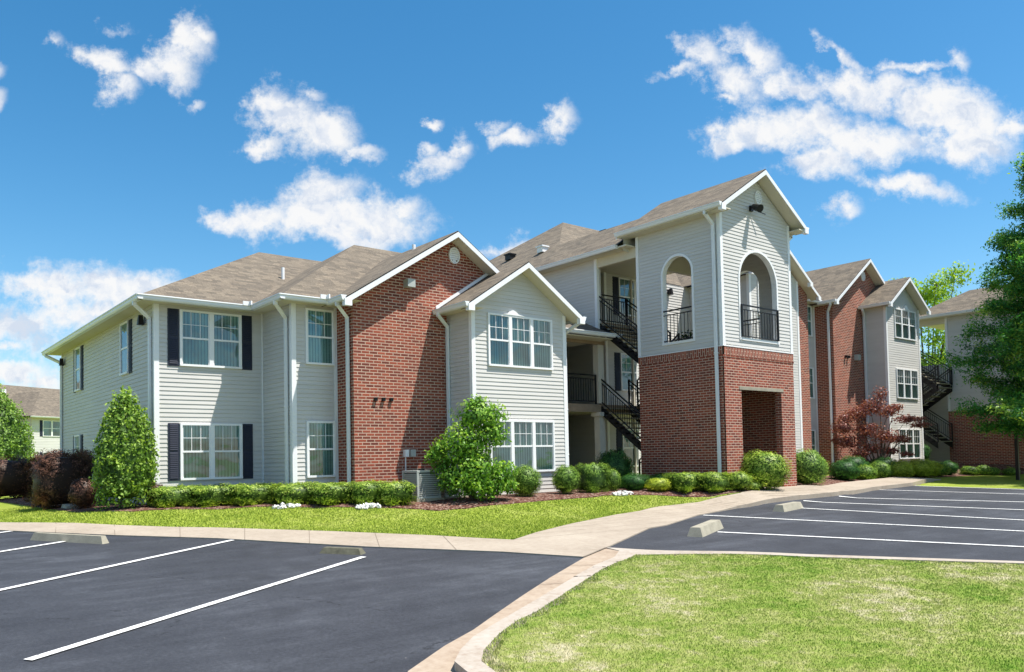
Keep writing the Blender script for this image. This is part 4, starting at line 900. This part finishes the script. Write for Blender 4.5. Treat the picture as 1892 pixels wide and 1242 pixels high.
wheelstop((6.52, -10.58), (8.02, -9.95), 'pale concrete wheel stop nearest the grass island in the right lot', .3, .17)
wheelstop((11.9, -8.88), (13.2, -8.62), 'pale concrete wheel stop beside the curving walk in the right lot', .3, .16)
M['stain'] = plain('stained_concrete', (.12, .115, .08), .9, .5, 9)
wheelstop((.30, -8.05), (.74, -8.62), 'dark stained stub of a wheel stop at the head of the nearest white line', .22, .09, 'stain')
# AC unit
def acunit(x, y, s_, hh, label):
    z = gh(x, y); a = empty('ac_condenser', (x, y, z+.02)); tag(a, label, 'air conditioner', 'condensers beside the brick wall')
    mb = MB(); mb.box((-s_/2-.06, -s_/2-.06, -.06), (s_/2+.06, s_/2+.06, .03)); mb.build('concrete_pad', M['conc'], a)
    mb = MB(); e = .03
    for k in range(12):
        z0 = .05+k*(hh-.12)/12; z1 = z0+(hh-.12)/12*.55
        mb.box((-s_/2, -s_/2, z0), (s_/2, -s_/2+.02, z1)); mb.box((-s_/2, s_/2-.02, z0), (s_/2, s_/2, z1)); mb.box((-s_/2, -s_/2+.021, z0), (-s_/2+.02, s_/2-.021, z1)); mb.box((s_/2-.02, -s_/2+.021, z0), (s_/2, s_/2-.021, z1))
    mb.build('louvre_panel', M['grey'], a)
    mb = MB()
    for sx in (-1, 1):
        for sy in (-1, 1): mb.box((sx*s_/2, sy*s_/2, .03), (sx*(s_/2-.05)*1.0, sy*(s_/2-.05), hh-.05))
    for sx in (-1, 1):
        for sy in (-1, 1): mb.box((sx*(s_/2+.008), sy*(s_/2+.008), .03), (sx*(s_/2-.04), sy*(s_/2-.04), hh-.05))
    mb.box((-s_/2-.012, -s_/2-.012, hh-.05), (s_/2+.012, s_/2+.012, hh)); mb.box((-s_/2-.01, -s_/2-.01, .031), (s_/2+.01, s_/2+.01, .06)); mb.build('casing', M['grey'], a)
    mb = MB(); mb.box((-s_/2+.04, -s_/2+.04, .07), (s_/2-.04, s_/2-.04, hh-.06)); mb.build('coil', M['coil'], a)
    mb = MB()
    for r_ in (.1, .16, .22, .28):
        for k in range(24):
            t0, t1 = 2*math.pi*k/24, 2*math.pi*(k+1)/24; mb.bar((r_*math.cos(t0), r_*math.sin(t0), hh+.015), (r_*math.cos(t1), r_*math.sin(t1), hh+.015), .008, .008)
    mb.tube((0, 0, hh), (0, 0, hh+.04), .08, n=16); mb.build('fan_grille', M['black'], a)
acunit(5.18, -3.45, .66, .70, 'grey louvred condenser between the low hedge and the young tree')
acunit(6.05, -3.35, .66, .60, 'grey condenser mostly hidden behind the young tree')
# black sign post at the far right
pz = gh(31.1, -7.56); pp = empty('sign_post', (31.1, -7.56, pz)); tag(pp, 'black metal post with a short crossbar at the far right lawn edge', 'post')
mb = MB(); mb.box((-.06, -.06, 0), (.06, .06, 1.98)); mb.build('pole', M['black'], pp)
mb = MB(); mb.box((.06, -.03, 1.84), (.62, .03, 1.90)); mb.build('crossbar', M['black'], pp)
mb = MB(); mb.hexa([(-.075, -.075, 1.98), (.075, -.075, 1.98), (.075, .075, 1.98), (-.075, .075, 1.98), (-.03, -.03, 2.08), (.03, -.03, 2.08), (.03, .03, 2.08), (-.03, .03, 2.08)]); mb.build('cap', M['trim'], pp)
# rocks
def rocks(x, y, rx, ry, n, label, seed):
    rnd = random.Random(seed); mb = MB()
    for k in range(n):
        a = rnd.uniform(0, 6.28); r = math.sqrt(rnd.random()); px, py = x+rx*r*math.cos(a), y+ry*r*math.sin(a); s_ = rnd.uniform(.025, .06)
        z = gh(px, py)+.03+(1-r)*.07*rnd.random(); base = [Vector((rnd.gauss(0, 1), rnd.gauss(0, 1), rnd.gauss(0, 1))).normalized()*s_*rnd.uniform(.8, 1.2) for _ in range(9)]
        bm = bmesh.new(); vs_ = [bm.verts.new(v+Vector((px, py, z))) for v in base]; bmesh.ops.convex_hull(bm, input=vs_)
        for f in bm.faces: mb.face([v.co.copy() for v in f.verts])
        bm.free()
    o = mb.build('rock_pile', M['rock']); tag(o, label, 'rocks', kind='stuff'); return o
rocks(2.0, -2.85, .30, .16, 60, 'white stones in front of the middle of the low hedge', 1)
rocks(3.37, -4.05, .30, .16, 60, 'white stones in front of the right end of the low hedge', 2)
rocks(10.2, -5.35, .34, .2, 55, 'pale stones beside the round shrubs by the landing', 3)
spx, spy = -1.45, 1.75
mb = MB(); z = gh(spx, spy); mb.hexa([(-.15, -.3, 0), (.15, -.3, 0), (.15, .3, 0), (-.15, .3, 0), (-.12, -.28, .05), (.12, -.28, .05), (.12, .28, .09), (-.12, .28, .09)])
o = mb.build('splash_block', M['conc']); o.location = (spx, spy, z+.02); tag(o, 'small concrete splash block under the purple shrub', 'splash block')
# terracotta pots on tower landing
o = empty('planter_pot', (14.35, -4.35, 4.12)); tag(o, 'terracotta pot on the tower landing behind the left arch', 'flower pot')
mb = MB(); mb.tube((0, 0, 0), (0, 0, .32), .12, .19, 16); mb.tube((0, 0, .30), (0, 0, .36), .21, .21, 16); mb.build('pot', M['terra'], o)
mb = MB()
rnd = random.Random(4)
for k in range(160):
    p = Vector((rnd.gauss(0, .12), rnd.gauss(0, .12), .42+abs(rnd.gauss(0, .12)))); a = Vector((rnd.gauss(0, 1), rnd.gauss(0, 1), rnd.gauss(0, 1))).normalized()*.05; b = a.cross(Vector((0, 0, 1)))
    mb.face([p-a, p+b, p+a, p-b])
mb.build('plant', M['l_dark'], o)

# ------------------------------------------------------------------ foliage
def leafmesh(name, C, N, size, mat, seed, parent=None, loc=(0, 0, 0), tone=None, asp=.55, extra=None):
    """C,N: arrays (n,3) of leaf centres and preferred normals; makes one folded quad a leaf"""
    rg = np.random.default_rng(seed); n = len(C)
    nr = N*.75+rg.normal(size=(n, 3))*.55; nr /= np.linalg.norm(nr, axis=1)[:, None]
    t = np.cross(nr, rg.normal(size=(n, 3))); t /= np.linalg.norm(t, axis=1)[:, None]+1e-9
    b = np.cross(nr, t); s = size*rg.uniform(.6, 1.35, n)[:, None]
    v = np.empty((n, 4, 3)); v[:, 0] = C-t*s*.5; v[:, 1] = C+b*s*asp*.5+nr*s*.08; v[:, 2] = C+t*s*.5; v[:, 3] = C-b*s*asp*.5+nr*s*.08
    V_ = v.reshape(-1, 3); nv = len(V_)
    tn = rg.random(n) if tone is None else np.clip(tone+rg.normal(0, .16, n), 0, 1)
    tv = np.repeat(tn, 4)
    F_ = np.arange(nv, dtype=np.int32)
    ls = np.arange(0, nv, 4, dtype=np.int32); lt = np.full(n, 4, dtype=np.int32)
    if extra is not None:
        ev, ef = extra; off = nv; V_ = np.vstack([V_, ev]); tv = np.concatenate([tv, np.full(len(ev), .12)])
        F_ = np.concatenate([F_, (np.array(ef, dtype=np.int32)+off).ravel()]); k = len(ef[0])
        ls = np.concatenate([ls, nv+np.arange(0, len(ef)*k, k, dtype=np.int32)]); lt = np.concatenate([lt, np.full(len(ef), k, dtype=np.int32)])
    me = bpy.data.meshes.new(name); me.vertices.add(len(V_)); me.vertices.foreach_set('co', V_.ravel().astype(np.float32))
    me.loops.add(len(F_)); me.loops.foreach_set('vertex_index', F_); me.polygons.add(len(ls)); me.polygons.foreach_set('loop_start', ls); me.polygons.foreach_set('loop_total', lt)
    me.update(calc_edges=True); me.validate()
    at = me.attributes.new('tone', 'FLOAT', 'POINT'); at.data.foreach_set('value', tv.astype(np.float32))
    me.materials.append(mat)
    o = bpy.data.objects.new(name, me); COL.objects.link(o); o.location = loc
    if parent: o.parent = parent
    return o
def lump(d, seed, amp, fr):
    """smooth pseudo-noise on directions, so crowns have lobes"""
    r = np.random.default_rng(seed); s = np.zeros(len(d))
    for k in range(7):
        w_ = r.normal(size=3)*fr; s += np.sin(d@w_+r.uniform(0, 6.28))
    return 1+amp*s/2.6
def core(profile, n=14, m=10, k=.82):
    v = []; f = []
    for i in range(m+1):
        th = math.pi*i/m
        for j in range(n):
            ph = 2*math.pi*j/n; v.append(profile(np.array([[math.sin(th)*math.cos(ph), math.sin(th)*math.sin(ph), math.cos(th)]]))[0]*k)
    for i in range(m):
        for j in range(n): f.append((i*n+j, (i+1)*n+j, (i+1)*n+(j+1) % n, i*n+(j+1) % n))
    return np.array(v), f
SH = []
def shrub(name, x, y, w_, h_, mat, label, cat, seed, shape='round', leaf=.04, dens=1., group=None, dy=None, amp=.08, fr=5., box=.0, zoff=0.):
    dy = dy or w_; z0 = gh(x, y)+zoff; rg = np.random.default_rng(seed)
    def prof(d):
        L = lump(d, seed, amp, fr)[:, None]; p = d.copy()
        if shape == 'cone':
            zz = (d[:, 2]+1)/2; rr = np.sqrt(np.clip(d[:, 0]**2+d[:, 1]**2, 1e-9, 1))
            prf = np.where(zz < .32, .80+.2*np.sin(zz/.32*math.pi/2), np.cos(np.clip((zz-.32)/.68, 0, 1)*math.pi/2)**.58)
            prf = np.maximum(prf, .02)
            r_ = prf*np.where(zz < .02, rr*1.2, 1); r_ = np.minimum(r_, prf)
            p = np.stack([d[:, 0]/rr*r_*w_/2, d[:, 1]/rr*r_*dy/2, (zz-.5)*h_], 1)*np.array([[1, 1, 1]]); p[:, :2] *= L; return p
        e = 1.0 if shape == 'round' else .5
        q = np.sign(d)*np.abs(d)**e; 
        if shape != 'round': q /= np.linalg.norm(np.abs(q)**4, axis=1)[:, None]**.0+1e-9
        q = np.clip(q, -1, 1)
        return q*np.array([[w_/2, dy/2, h_/2]])*L
    area = 4*math.pi*(((w_*dy/4)**1.6+(w_*h_/4)**1.6*2)/3)**(1/1.6)
    n = int(min(26000, dens*area*3.2/(leaf*leaf*.55)))
    d = rg.normal(size=(n, 3)); d /= np.linalg.norm(d, axis=1)[:, None]
    if shape == 'cone':
        zz = rg.random(n); a = rg.uniform(0, 6.283, n); zc = zz*2-1; rr = np.sqrt(np.maximum(0, 1-zc*zc)); d = np.stack([rr*np.cos(a), rr*np.sin(a), zc], 1)
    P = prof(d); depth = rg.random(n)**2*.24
    fine = lump(d, seed+77, 1., 22.)-1
    P = P*(1-depth[:, None]+.075*fine[:, None]+.02*rg.normal(size=(n, 1)))
    N = P/np.array([[w_*w_/4, dy*dy/4, h_*h_/4]]); N /= np.linalg.norm(N, axis=1)[:, None]+1e-9
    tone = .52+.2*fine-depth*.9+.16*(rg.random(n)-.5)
    cv, cf = core(prof)
    off = np.array([0, 0, h_/2-.02])
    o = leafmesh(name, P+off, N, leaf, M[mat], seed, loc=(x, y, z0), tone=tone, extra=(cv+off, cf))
    tag(o, label, cat, group)
    return o
G1 = 'clipped shrubs of the low hedge'
shrub('holly_shrub', -.72, -.28, 1.30, 2.68, 'l_holly', 'tall cone-shaped green shrub standing before the left corner of the building', 'shrub', 11, 'cone', .078, .85, amp=.05, fr=6)
shrub('holly_shrub', -.75, 21.0, 3.0, 4.55, 'l_box', 'tall green shrub at the left edge of the picture behind the purple shrubs', 'shrub', 12, 'cone', .11, .8, amp=.07)
shrub('purple_shrub', -1.55, 11.5, 1.9, 1.42, 'l_purp', 'reddish purple shrub at the left edge below the far green shrub', 'shrub', 13, 'box', .05, .8)
shrub('purple_shrub', -1.42, 2.9, 1.42, 1.38, 'l_purp', 'large square-clipped dark purple shrub beside the siding wall', 'shrub', 14, 'box', .045, .8)
shrub('purple_shrub', -.75, 5.4, 1.2, 1.45, 'l_purp', 'dark purple shrub in the shade against the side wall', 'shrub', 15, 'box', .05, .8)
shrub('purple_shrub', -1.30, 1.1, .62, .74, 'l_purp', 'small rounded purple shrub left of the cone-shaped shrub', 'shrub', 16, 'round', .04, .8)
shrub('purple_shrub', -.1, -.42, .42, .58, 'l_purp', 'small purple shrub between the cone-shaped shrub and the low hedge', 'shrub', 17, 'round', .04, .8)
hs_ = [(.22, -.62, 1.05), (1.08, -.86, 1.12), (1.86, -1.42, 1.1), (2.42, -2.36, 1.05), (3.05, -2.95, 1.1), (3.62, -3.55, .85), (4.15, -3.85, .86)]
hl = ['low clipped hedge shrub at the left end of the row, beside the corner board', 'low clipped hedge shrub, second from the left, under the double window', 'low clipped hedge shrub, third from the left, below the right shutter', 'low clipped hedge shrub in the middle of the row, behind the left stone pile', 'low clipped hedge shrub below the narrow window', 'low clipped hedge shrub before the brick corner, behind the right stone pile', 'low clipped hedge shrub at the right end of the row, beside the condenser']
for k, (x, y, w_) in enumerate(hs_): shrub('hedge_shrub', x, y, w_*1.0, .50+.03*(k > 4), 'l_hedge', hl[k], 'shrub', 20+k, 'box', .042, .9, G1, amp=.07, fr=6)
shrub('boxwood_shrub', 7.56, -4.50, .82, .80, 'l_box', 'round green shrub under the bay window, right of the young tree', 'shrub', 31, 'round', .036, .9, amp=.04)
shrub('boxwood_shrub', 8.97, -4.50, .72, .78, 'l_box', 'round light green shrub at the right corner of the siding bay', 'shrub', 32, 'round', .036, .9, amp=.05)
shrub('boxwood_shrub', 9.95, -4.50, .80, .80, 'l_box', 'round green shrub with clipped flat top, right of the bay corner', 'shrub', 33, 'box', .036, .9, amp=.03)
shrub('boxwood_shrub', 10.6, -4.62, .48, .62, 'l_box', 'narrow green shrub squeezed behind the pale stones', 'shrub', 34, 'round', .036, .9, amp=.05)
shrub('camellia_shrub', 12.2, -3.15, 1.2, 1.20, 'l_dark', 'dark glossy shrub in the shade in front of the stairwell', 'shrub', 35, 'round', .06, .9, amp=.1)
shrub('low_shrub', 11.2, -4.9, .85, .50, 'l_dark', 'low dark green shrub left of the tower', 'shrub', 36, 'round', .04, .9, amp=.12)
shrub('low_shrub', 11.5, -5.45, .75, .38, 'l_gold', 'low yellowish shrub at the lawn edge left of the tower', 'shrub', 37, 'round', .04, .8, amp=.12)
shrub('low_shrub', 12.7, -4.7, 1.1, .48, 'l_dark', 'low dark shrub against the shaded brick side of the tower', 'shrub', 40, 'round', .045, .9, amp=.12)
shrub('hedge_shrub', 12.15, -5.82, .95, .52, 'l_hedge', 'left one of three low green shrubs before the tower side wall', 'shrub', 41, 'box', .042, .9, amp=.09)
shrub('hedge_shrub', 12.85, -6.22, .95, .52, 'l_hedge', 'middle one of three low green shrubs before the tower side wall', 'shrub', 42, 'box', .042, .9, amp=.09)
shrub('hedge_shrub', 13.58, -6.56, .80, .54, 'l_hedge', 'low green shrub at the front left corner of the tower', 'shrub', 43, 'round', .042, .9, amp=.09)
shrub('hedge_shrub', 14.05, -6.72, .45, .28, 'l_hedge', 'smallest low green sprig at the lawn tip by the walk', 'shrub', 44, 'round', .04, .9, amp=.1)
shrub('laurel_shrub', 14.75, -6.62, 1.42, 1.14, 'l_hedge', 'large rounded shrub left of the tower doorway', 'shrub', 45, 'round', .055, .9, amp=.08)
shrub('laurel_shrub', 18.35, -5.78, 1.42, 1.18, 'l_box', 'large rounded shrub right of the tower doorway', 'shrub', 46, 'round', .055, .9, amp=.1)
rr_ = [(24.6, -3.7, 1.2, .80, 'l_dark', 'dark green shrub before the brick strip right of the tower'), (25.86, -3.85, 1.0, .62, 'l_box', 'low green shrub left of the red maple'), (26.5, -3.0, 1.3, .86, 'l_dark', 'dark shrub behind, left of the red maple trunk'), (27.15, -3.85, .95, .74, 'l_box', 'rounded green shrub in front of the red maple'), (28.35, -3.4, 1.3, .85, 'l_dark', 'dark shrub in the shade behind the red maple'),
       (28.5, -4.0, 1.35, .76, 'l_gold', 'yellow-green shrub right of the red maple'), (29.75, -4.3, 1.6, .80, 'l_gold', 'widest yellow-green shrub before the right bay'), (31.1, -4.35, 1.15, .66, 'l_box', 'green shrub at the right corner of the far bay'), (32.2, -4.4, .9, .66, 'l_dark', 'dark rounded shrub before the far stairwell'),
       (33.9, -2.4, 1.0, 1.1, 'l_dark', 'tall dark shrub at the foot of the far brick wall'), (33.4, -4.85, .85, .42, 'l_box', 'first low shrub along the far brick wall'), (33.85, -5.2, .66, .46, 'l_box', 'second low shrub along the far brick wall'), (34.15, -5.5, .6, .38, 'l_box', 'third low shrub along the far brick wall'), (34.85, -6.0, .7, .34, 'l_box', 'low shrub beside the black post')]
for k, (x, y, w_, h_, mt, lb) in enumerate(rr_): shrub('border_shrub', x, y, w_, h_, mt, lb, 'shrub', 60+k, 'round', .055, .8, amp=.1, group='shrubs along the right wing')

fh = Vector((FW.x, FW.y, 0)).normalized(); rh = Vector((fh.y, -fh.x, 0))
def twig_tree(name, base, label, cat, mat, lobes, leaf, seed, dens, stems, bark='bark', tonehi=.5):
    """lobes: (right, away, up, radius, squash)"""
    x, y = base; T = empty(name, (x, y, gh(x, y))); tag(T, label, cat); rg = np.random.default_rng(seed)
    Cs = []; Ns = []; tn = []
    for (a, b, c, r, sq) in lobes:
        n = int(dens*r*r); d = rg.normal(size=(n, 3)); d /= np.linalg.norm(d, axis=1)[:, None]
        L = lump(d, int(a*100+c*37)+seed+500, .22, 5.); rad = (rg.random(n)**.42)*r*L
        P = d*rad[:, None]*np.array([[1, 1, sq]])
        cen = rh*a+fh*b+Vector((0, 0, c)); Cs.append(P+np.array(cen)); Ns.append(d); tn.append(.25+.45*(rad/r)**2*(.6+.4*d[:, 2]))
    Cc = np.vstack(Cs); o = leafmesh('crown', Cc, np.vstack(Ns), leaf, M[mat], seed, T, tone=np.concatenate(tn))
    mb = MB()
    for (a, b, c, r, sq) in lobes:
        k = rg.integers(0, len(stems)); sx, sy = stems[k]
        p0 = Vector((sx, sy, 0)); p2 = rh*a+fh*b+Vector((0, 0, c)); p1 = p0.lerp(p2, .45)+Vector((0, 0, .12*c)); rr = .012+.018*r+.012*c/2
        q = [p0, p0.lerp(p1, .5)+Vector(rg.normal(0, .03, 3)), p1, p1.lerp(p2, .5)+Vector(rg.normal(0, .04, 3)), p2]
        for i in range(4): mb.tube(q[i], q[i+1], rr*(1-i*.22), rr*(1-(i+1)*.22), 6)
        for j in range(5):
            e = p2+Vector(rg.normal(0, 1, 3)).normalized()*r*.8; mb.tube(p2, e, rr*.25, rr*.08, 4)
    mb.build('trunk', M[bark], T)
    return T
twig_tree('young_tree', (6.0, -4.45), 'young bright green tree with open lobes before the brick and siding walls', 'tree', 'l_mag',
    [(.05, 0, 1.95, .50, .9), (.42, .1, 1.98, .42, .9), (.12, -.05, 2.30, .26, .8), (-.20, 0, 1.30, .62, .8), (.45, .05, 1.55, .42, .8), (-.80, 0, 1.22, .26, .8), (-.68, .1, .85, .36, .8), (.15, -.2, .62, .58, .8), (.72, -.1, .62, .38, .8), (-.40, -.1, .45, .48, .75), (.30, -.2, .30, .5, .6), (-.95, 0, 1.05, .22, .8), (.78, 0, .35, .32, .7), (-.05, .1, 1.0, .5, .9)],
    .085, 5, 5200, [(0, 0), (.06, .05), (-.05, .04)])
twig_tree('red_maple', (28.6, -3.1), 'spreading dark red Japanese maple before the far brick gable', 'tree', 'l_maple',
    [(-1.5, 0, 2.0, .55, .6), (-.9, 0, 2.6, .55, .6), (-.3, 0, 2.9, .6, .6), (.15, 0, 3.4, .38, 1.0), (.5, 0, 2.7, .55, .5), (1.2, -.1, 2.35, .5, .4), (1.8, 0, 2.1, .42, .35), (-1.2, .2, 1.4, .55, .6), (-.5, -.2, 1.9, .6, .6), (.2, -.3, 1.6, .6, .5), (.9, 0, 1.5, .5, .4), (-1.7, .1, 1.5, .35, .6), (-.2, .2, 1.1, .5, .5), (.6, .2, 1.0, .4, .4), (1.3, .2, .85, .3, .4), (1.9, .2, 2.35, .3, .3), (-.9, -.1, .9, .4, .5), (-1.4, 0, 2.4, .4, .6), (.9, .2, 2.9, .35, .35)],
    .095, 6, 1900, [(0, 0), (.15, .1), (-.15, .05), (.05, -.1)])
# big feathery tree at the right
def cypress(x, y, H, label, seed):
    T = empty('cypress_tree', (x, y, gh(x, y)-.05)); tag(T, label, 'tree'); rg = np.random.default_rng(seed); mb = MB()
    pz_ = [Vector((.06*math.sin(k*.9), .05*math.cos(k*1.3), H*k/10)) for k in range(11)]
    for k in range(10): mb.tube(pz_[k], pz_[k+1], .21*(1-k/10.4), .21*(1-(k+1)/10.4), 10)
    Cs = []; Ns = []; tn = []
    nb = 124
    for i in range(nb):
        z = 1.9+(H-2.2)*((i+.5)/nb)**.95; a = i*2.399+rg.normal(0, .25)
        L_ = 3.75*(1-((z-1.9)/(H-1.5)))**.72*rg.uniform(.5, 1.15)+.3
        rise = .05+.5*(z/H); d = Vector((math.cos(a), math.sin(a), rise*.35)).normalized()
        p = Vector((0, 0, z)); seg = 7; pts_ = [p]
        for s_ in range(seg):
            d = (d+Vector((rg.normal(0, .10), rg.normal(0, .10), .02-.05*(s_ > 3)))).normalized(); pts_.append(pts_[-1]+d*L_/seg)
        r0 = .012+.016*L_
        for s_ in range(seg): mb.tube(pts_[s_], pts_[s_+1], r0*(1-s_/seg)+.004, r0*(1-(s_+1)/seg)+.004, 5)
        for s_ in range(2, seg+1):
            base = pts_[s_]; n_sub = 4
            for q in range(n_sub):
                a2 = rg.uniform(0, 6.28); ln = L_*.20*rg.uniform(.6, 1.3)+.12; dd = (d+Vector((math.cos(a2), math.sin(a2), rg.normal(.05, .45)))*1.1).normalized()
                n = int(70*ln/.5)+12; t = rg.random(n); sp = rg.normal(0, .16, (n, 3))*np.array([[1, 1, .75]])
                c = np.array(base)+np.outer(t, np.array(dd))*ln+sp
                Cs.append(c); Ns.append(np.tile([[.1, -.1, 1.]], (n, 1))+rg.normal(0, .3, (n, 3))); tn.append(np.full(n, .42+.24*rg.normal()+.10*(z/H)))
    Cc = np.vstack(Cs); Nn = np.vstack(Ns); Nn /= np.linalg.norm(Nn, axis=1)[:, None]
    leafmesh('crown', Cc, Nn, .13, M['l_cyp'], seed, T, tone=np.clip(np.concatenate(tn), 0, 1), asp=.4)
    mb.build('trunk', M['bark'], T)
cypress(31.7, -9.3, 13.8, 'large feathery green tree overhanging the right edge of the picture', 7)
def fartree(x, y, H, R_, label, seed, mat='l_far', leaf=.24):
    rg = np.random.default_rng(seed); lob = []
    for k in range(22):
        a = rg.uniform(0, 6.28); r = R_*math.sqrt(rg.random())*.75; z = H*.35+(H*.55)*rg.random(); lob.append((r*math.cos(a), r*math.sin(a), z, R_*rg.uniform(.28, .45)*(1.2-z/H*.6), .8))
    twig_tree('broadleaf_tree', (x, y), label, 'tree', mat, lob, leaf, seed, 520/(leaf*leaf*30), [(0, 0), (.1, .1)])
fartree(60.5, 8.6, 15.6, 5.2, 'sunlit yellow-green tree seen through and above the far stairwell', 81)
fartree(69, 3.5, 15.5, 5.0, 'sunlit tree behind the far right roof', 82)
fartree(57, 14.5, 12.5, 4.8, 'sunlit tree behind the right wing', 83)
fartree(-16, 62, 8, 4, 'green tree beyond the lawn, left of the far house', 84)

# ------------------------------------------------------------------ far apartment house on the left
H_ = empty('far_house', (6.6, 60.2, 0.), math.radians(29.4)); tag(H_, 'distant beige apartment house with brown roof behind the left lawn', 'building')
def hsiding(x0, y0, x1, y1, poly, nm='siding_wall'):
    o = siding(Wall(x0, y0, x1, y1), poly, H_, nm, .14, .012); return o
hsiding(0, 0, 12, 0, [[(0, -.5), (12, -.5), (12, 5.4), (0, 5.4)]]); hsiding(0, 5, 0, 0, [[(0, -.5), (5, -.5), (5, 5.4), (0, 5.4)]])
hsiding(-22, 5, 0, 5, [[(0, -.5), (22, -.5), (22, 5.4), (0, 5.4)]])
def hbw(x0, y0, x1, y1, poly): return brickwall(Wall(x0, y0, x1, y1), [poly], H_)
hbw(-7.5, 3.6, 0.5, 3.6, [(0, -.5), (8, -.5), (8, 5.4), (5.2, 7.2), (2.4, 5.4), (0, 5.4)])
for (u_, n_) in ((1.05, 2), (6.5, 2)):
    for k in (0, 1): window(Wall(0, 0, 12, 0), u_, 1.0+k*2.78, 1.8, 1.4, n_, H_, sh='l', grid=False)
roofplane([(-.5, -.5, 5.5), (12.5, -.5, 5.5), (12.5, 4, 8.1), (4, 4, 8.1)], H_); roofplane([(-.5, -.5, 5.5), (4, 4, 8.1), (4, 9, 8.1), (-.5, 9, 5.5)], H_)
roofplane([(-23, 3.1, 5.5), (13, 3.1, 5.5), (13, 9, 9.0), (-19, 9, 9.0)], H_); roofplane([(-23, 15, 5.5), (13, 15, 5.5), (13, 9, 9.0), (-19, 9, 9.0)], H_)
roofplane([(-5.6, 3.0, 5.4), (-2.3, 3.0, 7.5), (-2.3, 7, 7.5), (-5.6, 7, 5.4)], H_); roofplane([(1., 3.0, 5.4), (-2.3, 3.0, 7.5), (-2.3, 7, 7.5), (1., 7, 5.4)], H_)
rake(-5.6, 5.4, -2.3, 7.5, 1., 5.4, 3.0, 3.55, H_, .22)
gutter((-.5, -.5, 5.5), (12.5, -.5, 5.5), (0, -1), H_)
for x, y in ((-14, 7), (-9, 7.4), (-4, 7.8), (0, 7.4), (3, 7.6)):
    mb = MB(); z = 5.5+(y-3.1)*.593; mb.box((x-.2, y-.2, z-.1), (x+.2, y+.2, z+.25)); mb.build('roof_vent', M['trim'], H_)

# ------------------------------------------------------------------ grass blades
def grass(name, poly, n, hgt, label, seed, wfun=None):
    rg = np.random.default_rng(seed); xs_ = [p[0] for p in poly]; ys_ = [p[1] for p in poly]
    P = []
    x0, x1, y0, y1 = min(xs_), max(xs_), min(ys_), max(ys_)
    while len(P) < n:
        X = rg.uniform(x0, x1, 20000); Y = rg.uniform(y0, y1, 20000)
        dx = X-CAM.x; dy = Y-CAM.y; dd = np.hypot(dx, dy); ok = rg.random(20000) < np.clip((6.5/dd)**1.3, 0, 1)
        for x, y in zip(X[ok], Y[ok]):
            if inpoly(x, y, poly): P.append((x, y))
    P = np.array(P[:n]); Z = np.array([gh(x, y)+(kerbh(x, y)+.01 if y < -9.9 else 0) for x, y in P])
    a = rg.uniform(0, 6.28, n); h_ = hgt*rg.uniform(.5, 1.3, n); dd = np.hypot(P[:, 0]-CAM.x, P[:, 1]-CAM.y); wd = .0038*np.clip(dd/7, 1, 3)*rg.uniform(.7, 1.4, n)
    lean = rg.normal(0, .45, (n, 2))*h_[:, None]
    V_ = np.empty((n, 3, 3)); c, s = np.cos(a)*wd, np.sin(a)*wd
    V_[:, 0] = np.stack([P[:, 0]-c, P[:, 1]-s, Z-.005], 1); V_[:, 1] = np.stack([P[:, 0]+c, P[:, 1]+s, Z-.005], 1); V_[:, 2] = np.stack([P[:, 0]+lean[:, 0], P[:, 1]+lean[:, 1], Z+h_], 1)
    me = bpy.data.meshes.new(name); nv = n*3; me.vertices.add(nv); me.vertices.foreach_set('co', V_.ravel().astype(np.float32)); me.loops.add(nv); me.loops.foreach_set('vertex_index', np.arange(nv, dtype=np.int32))
    me.polygons.add(n); me.polygons.foreach_set('loop_start', np.arange(0, nv, 3, dtype=np.int32)); me.polygons.foreach_set('loop_total', np.full(n, 3, dtype=np.int32)); me.update(calc_edges=True)
    at = me.attributes.new('tone', 'FLOAT', 'POINT'); at.data.foreach_set('value', np.repeat(rg.random(n), 3).astype(np.float32))
    me.materials.append(M['blade']); o = bpy.data.objects.new(name, me); COL.objects.link(o); tag(o, label, 'grass', kind='stuff'); return o
isl_vis = kerb_in[1:] + [(4.47, -11.90), (4.92, -12.60), (5.5, -13.55), (7.33, -15.85), (11, -20.4), (6, -19.5), (-1.8, -17.5)]
grass('grass', isl_vis, 230000, .017, 'short patchy dry grass on the kerbed island', 1)
lawn_vis = [p for p in lawn_e if p[1] < 6] + [(13.9, -6.95), (13.4, -6.85), (12.25, -6.6), (11.02, -5.85), (9.6, -5.25), (7.93, -5.25), (6.37, -5.35), (5.3, -5.15), (4.41, -4.55), (3.3, -4.05), (1.8, -2.6), (1.0, -1.65), (0, -1.3), (-.8, -1.2), (-1.65, 0), (-1.77, 2.1), (-1.83, 5.2), (-6, 6)]
grass('grass', lawn_vis, 90000, .03, 'bright green mown lawn before the left wing', 2)
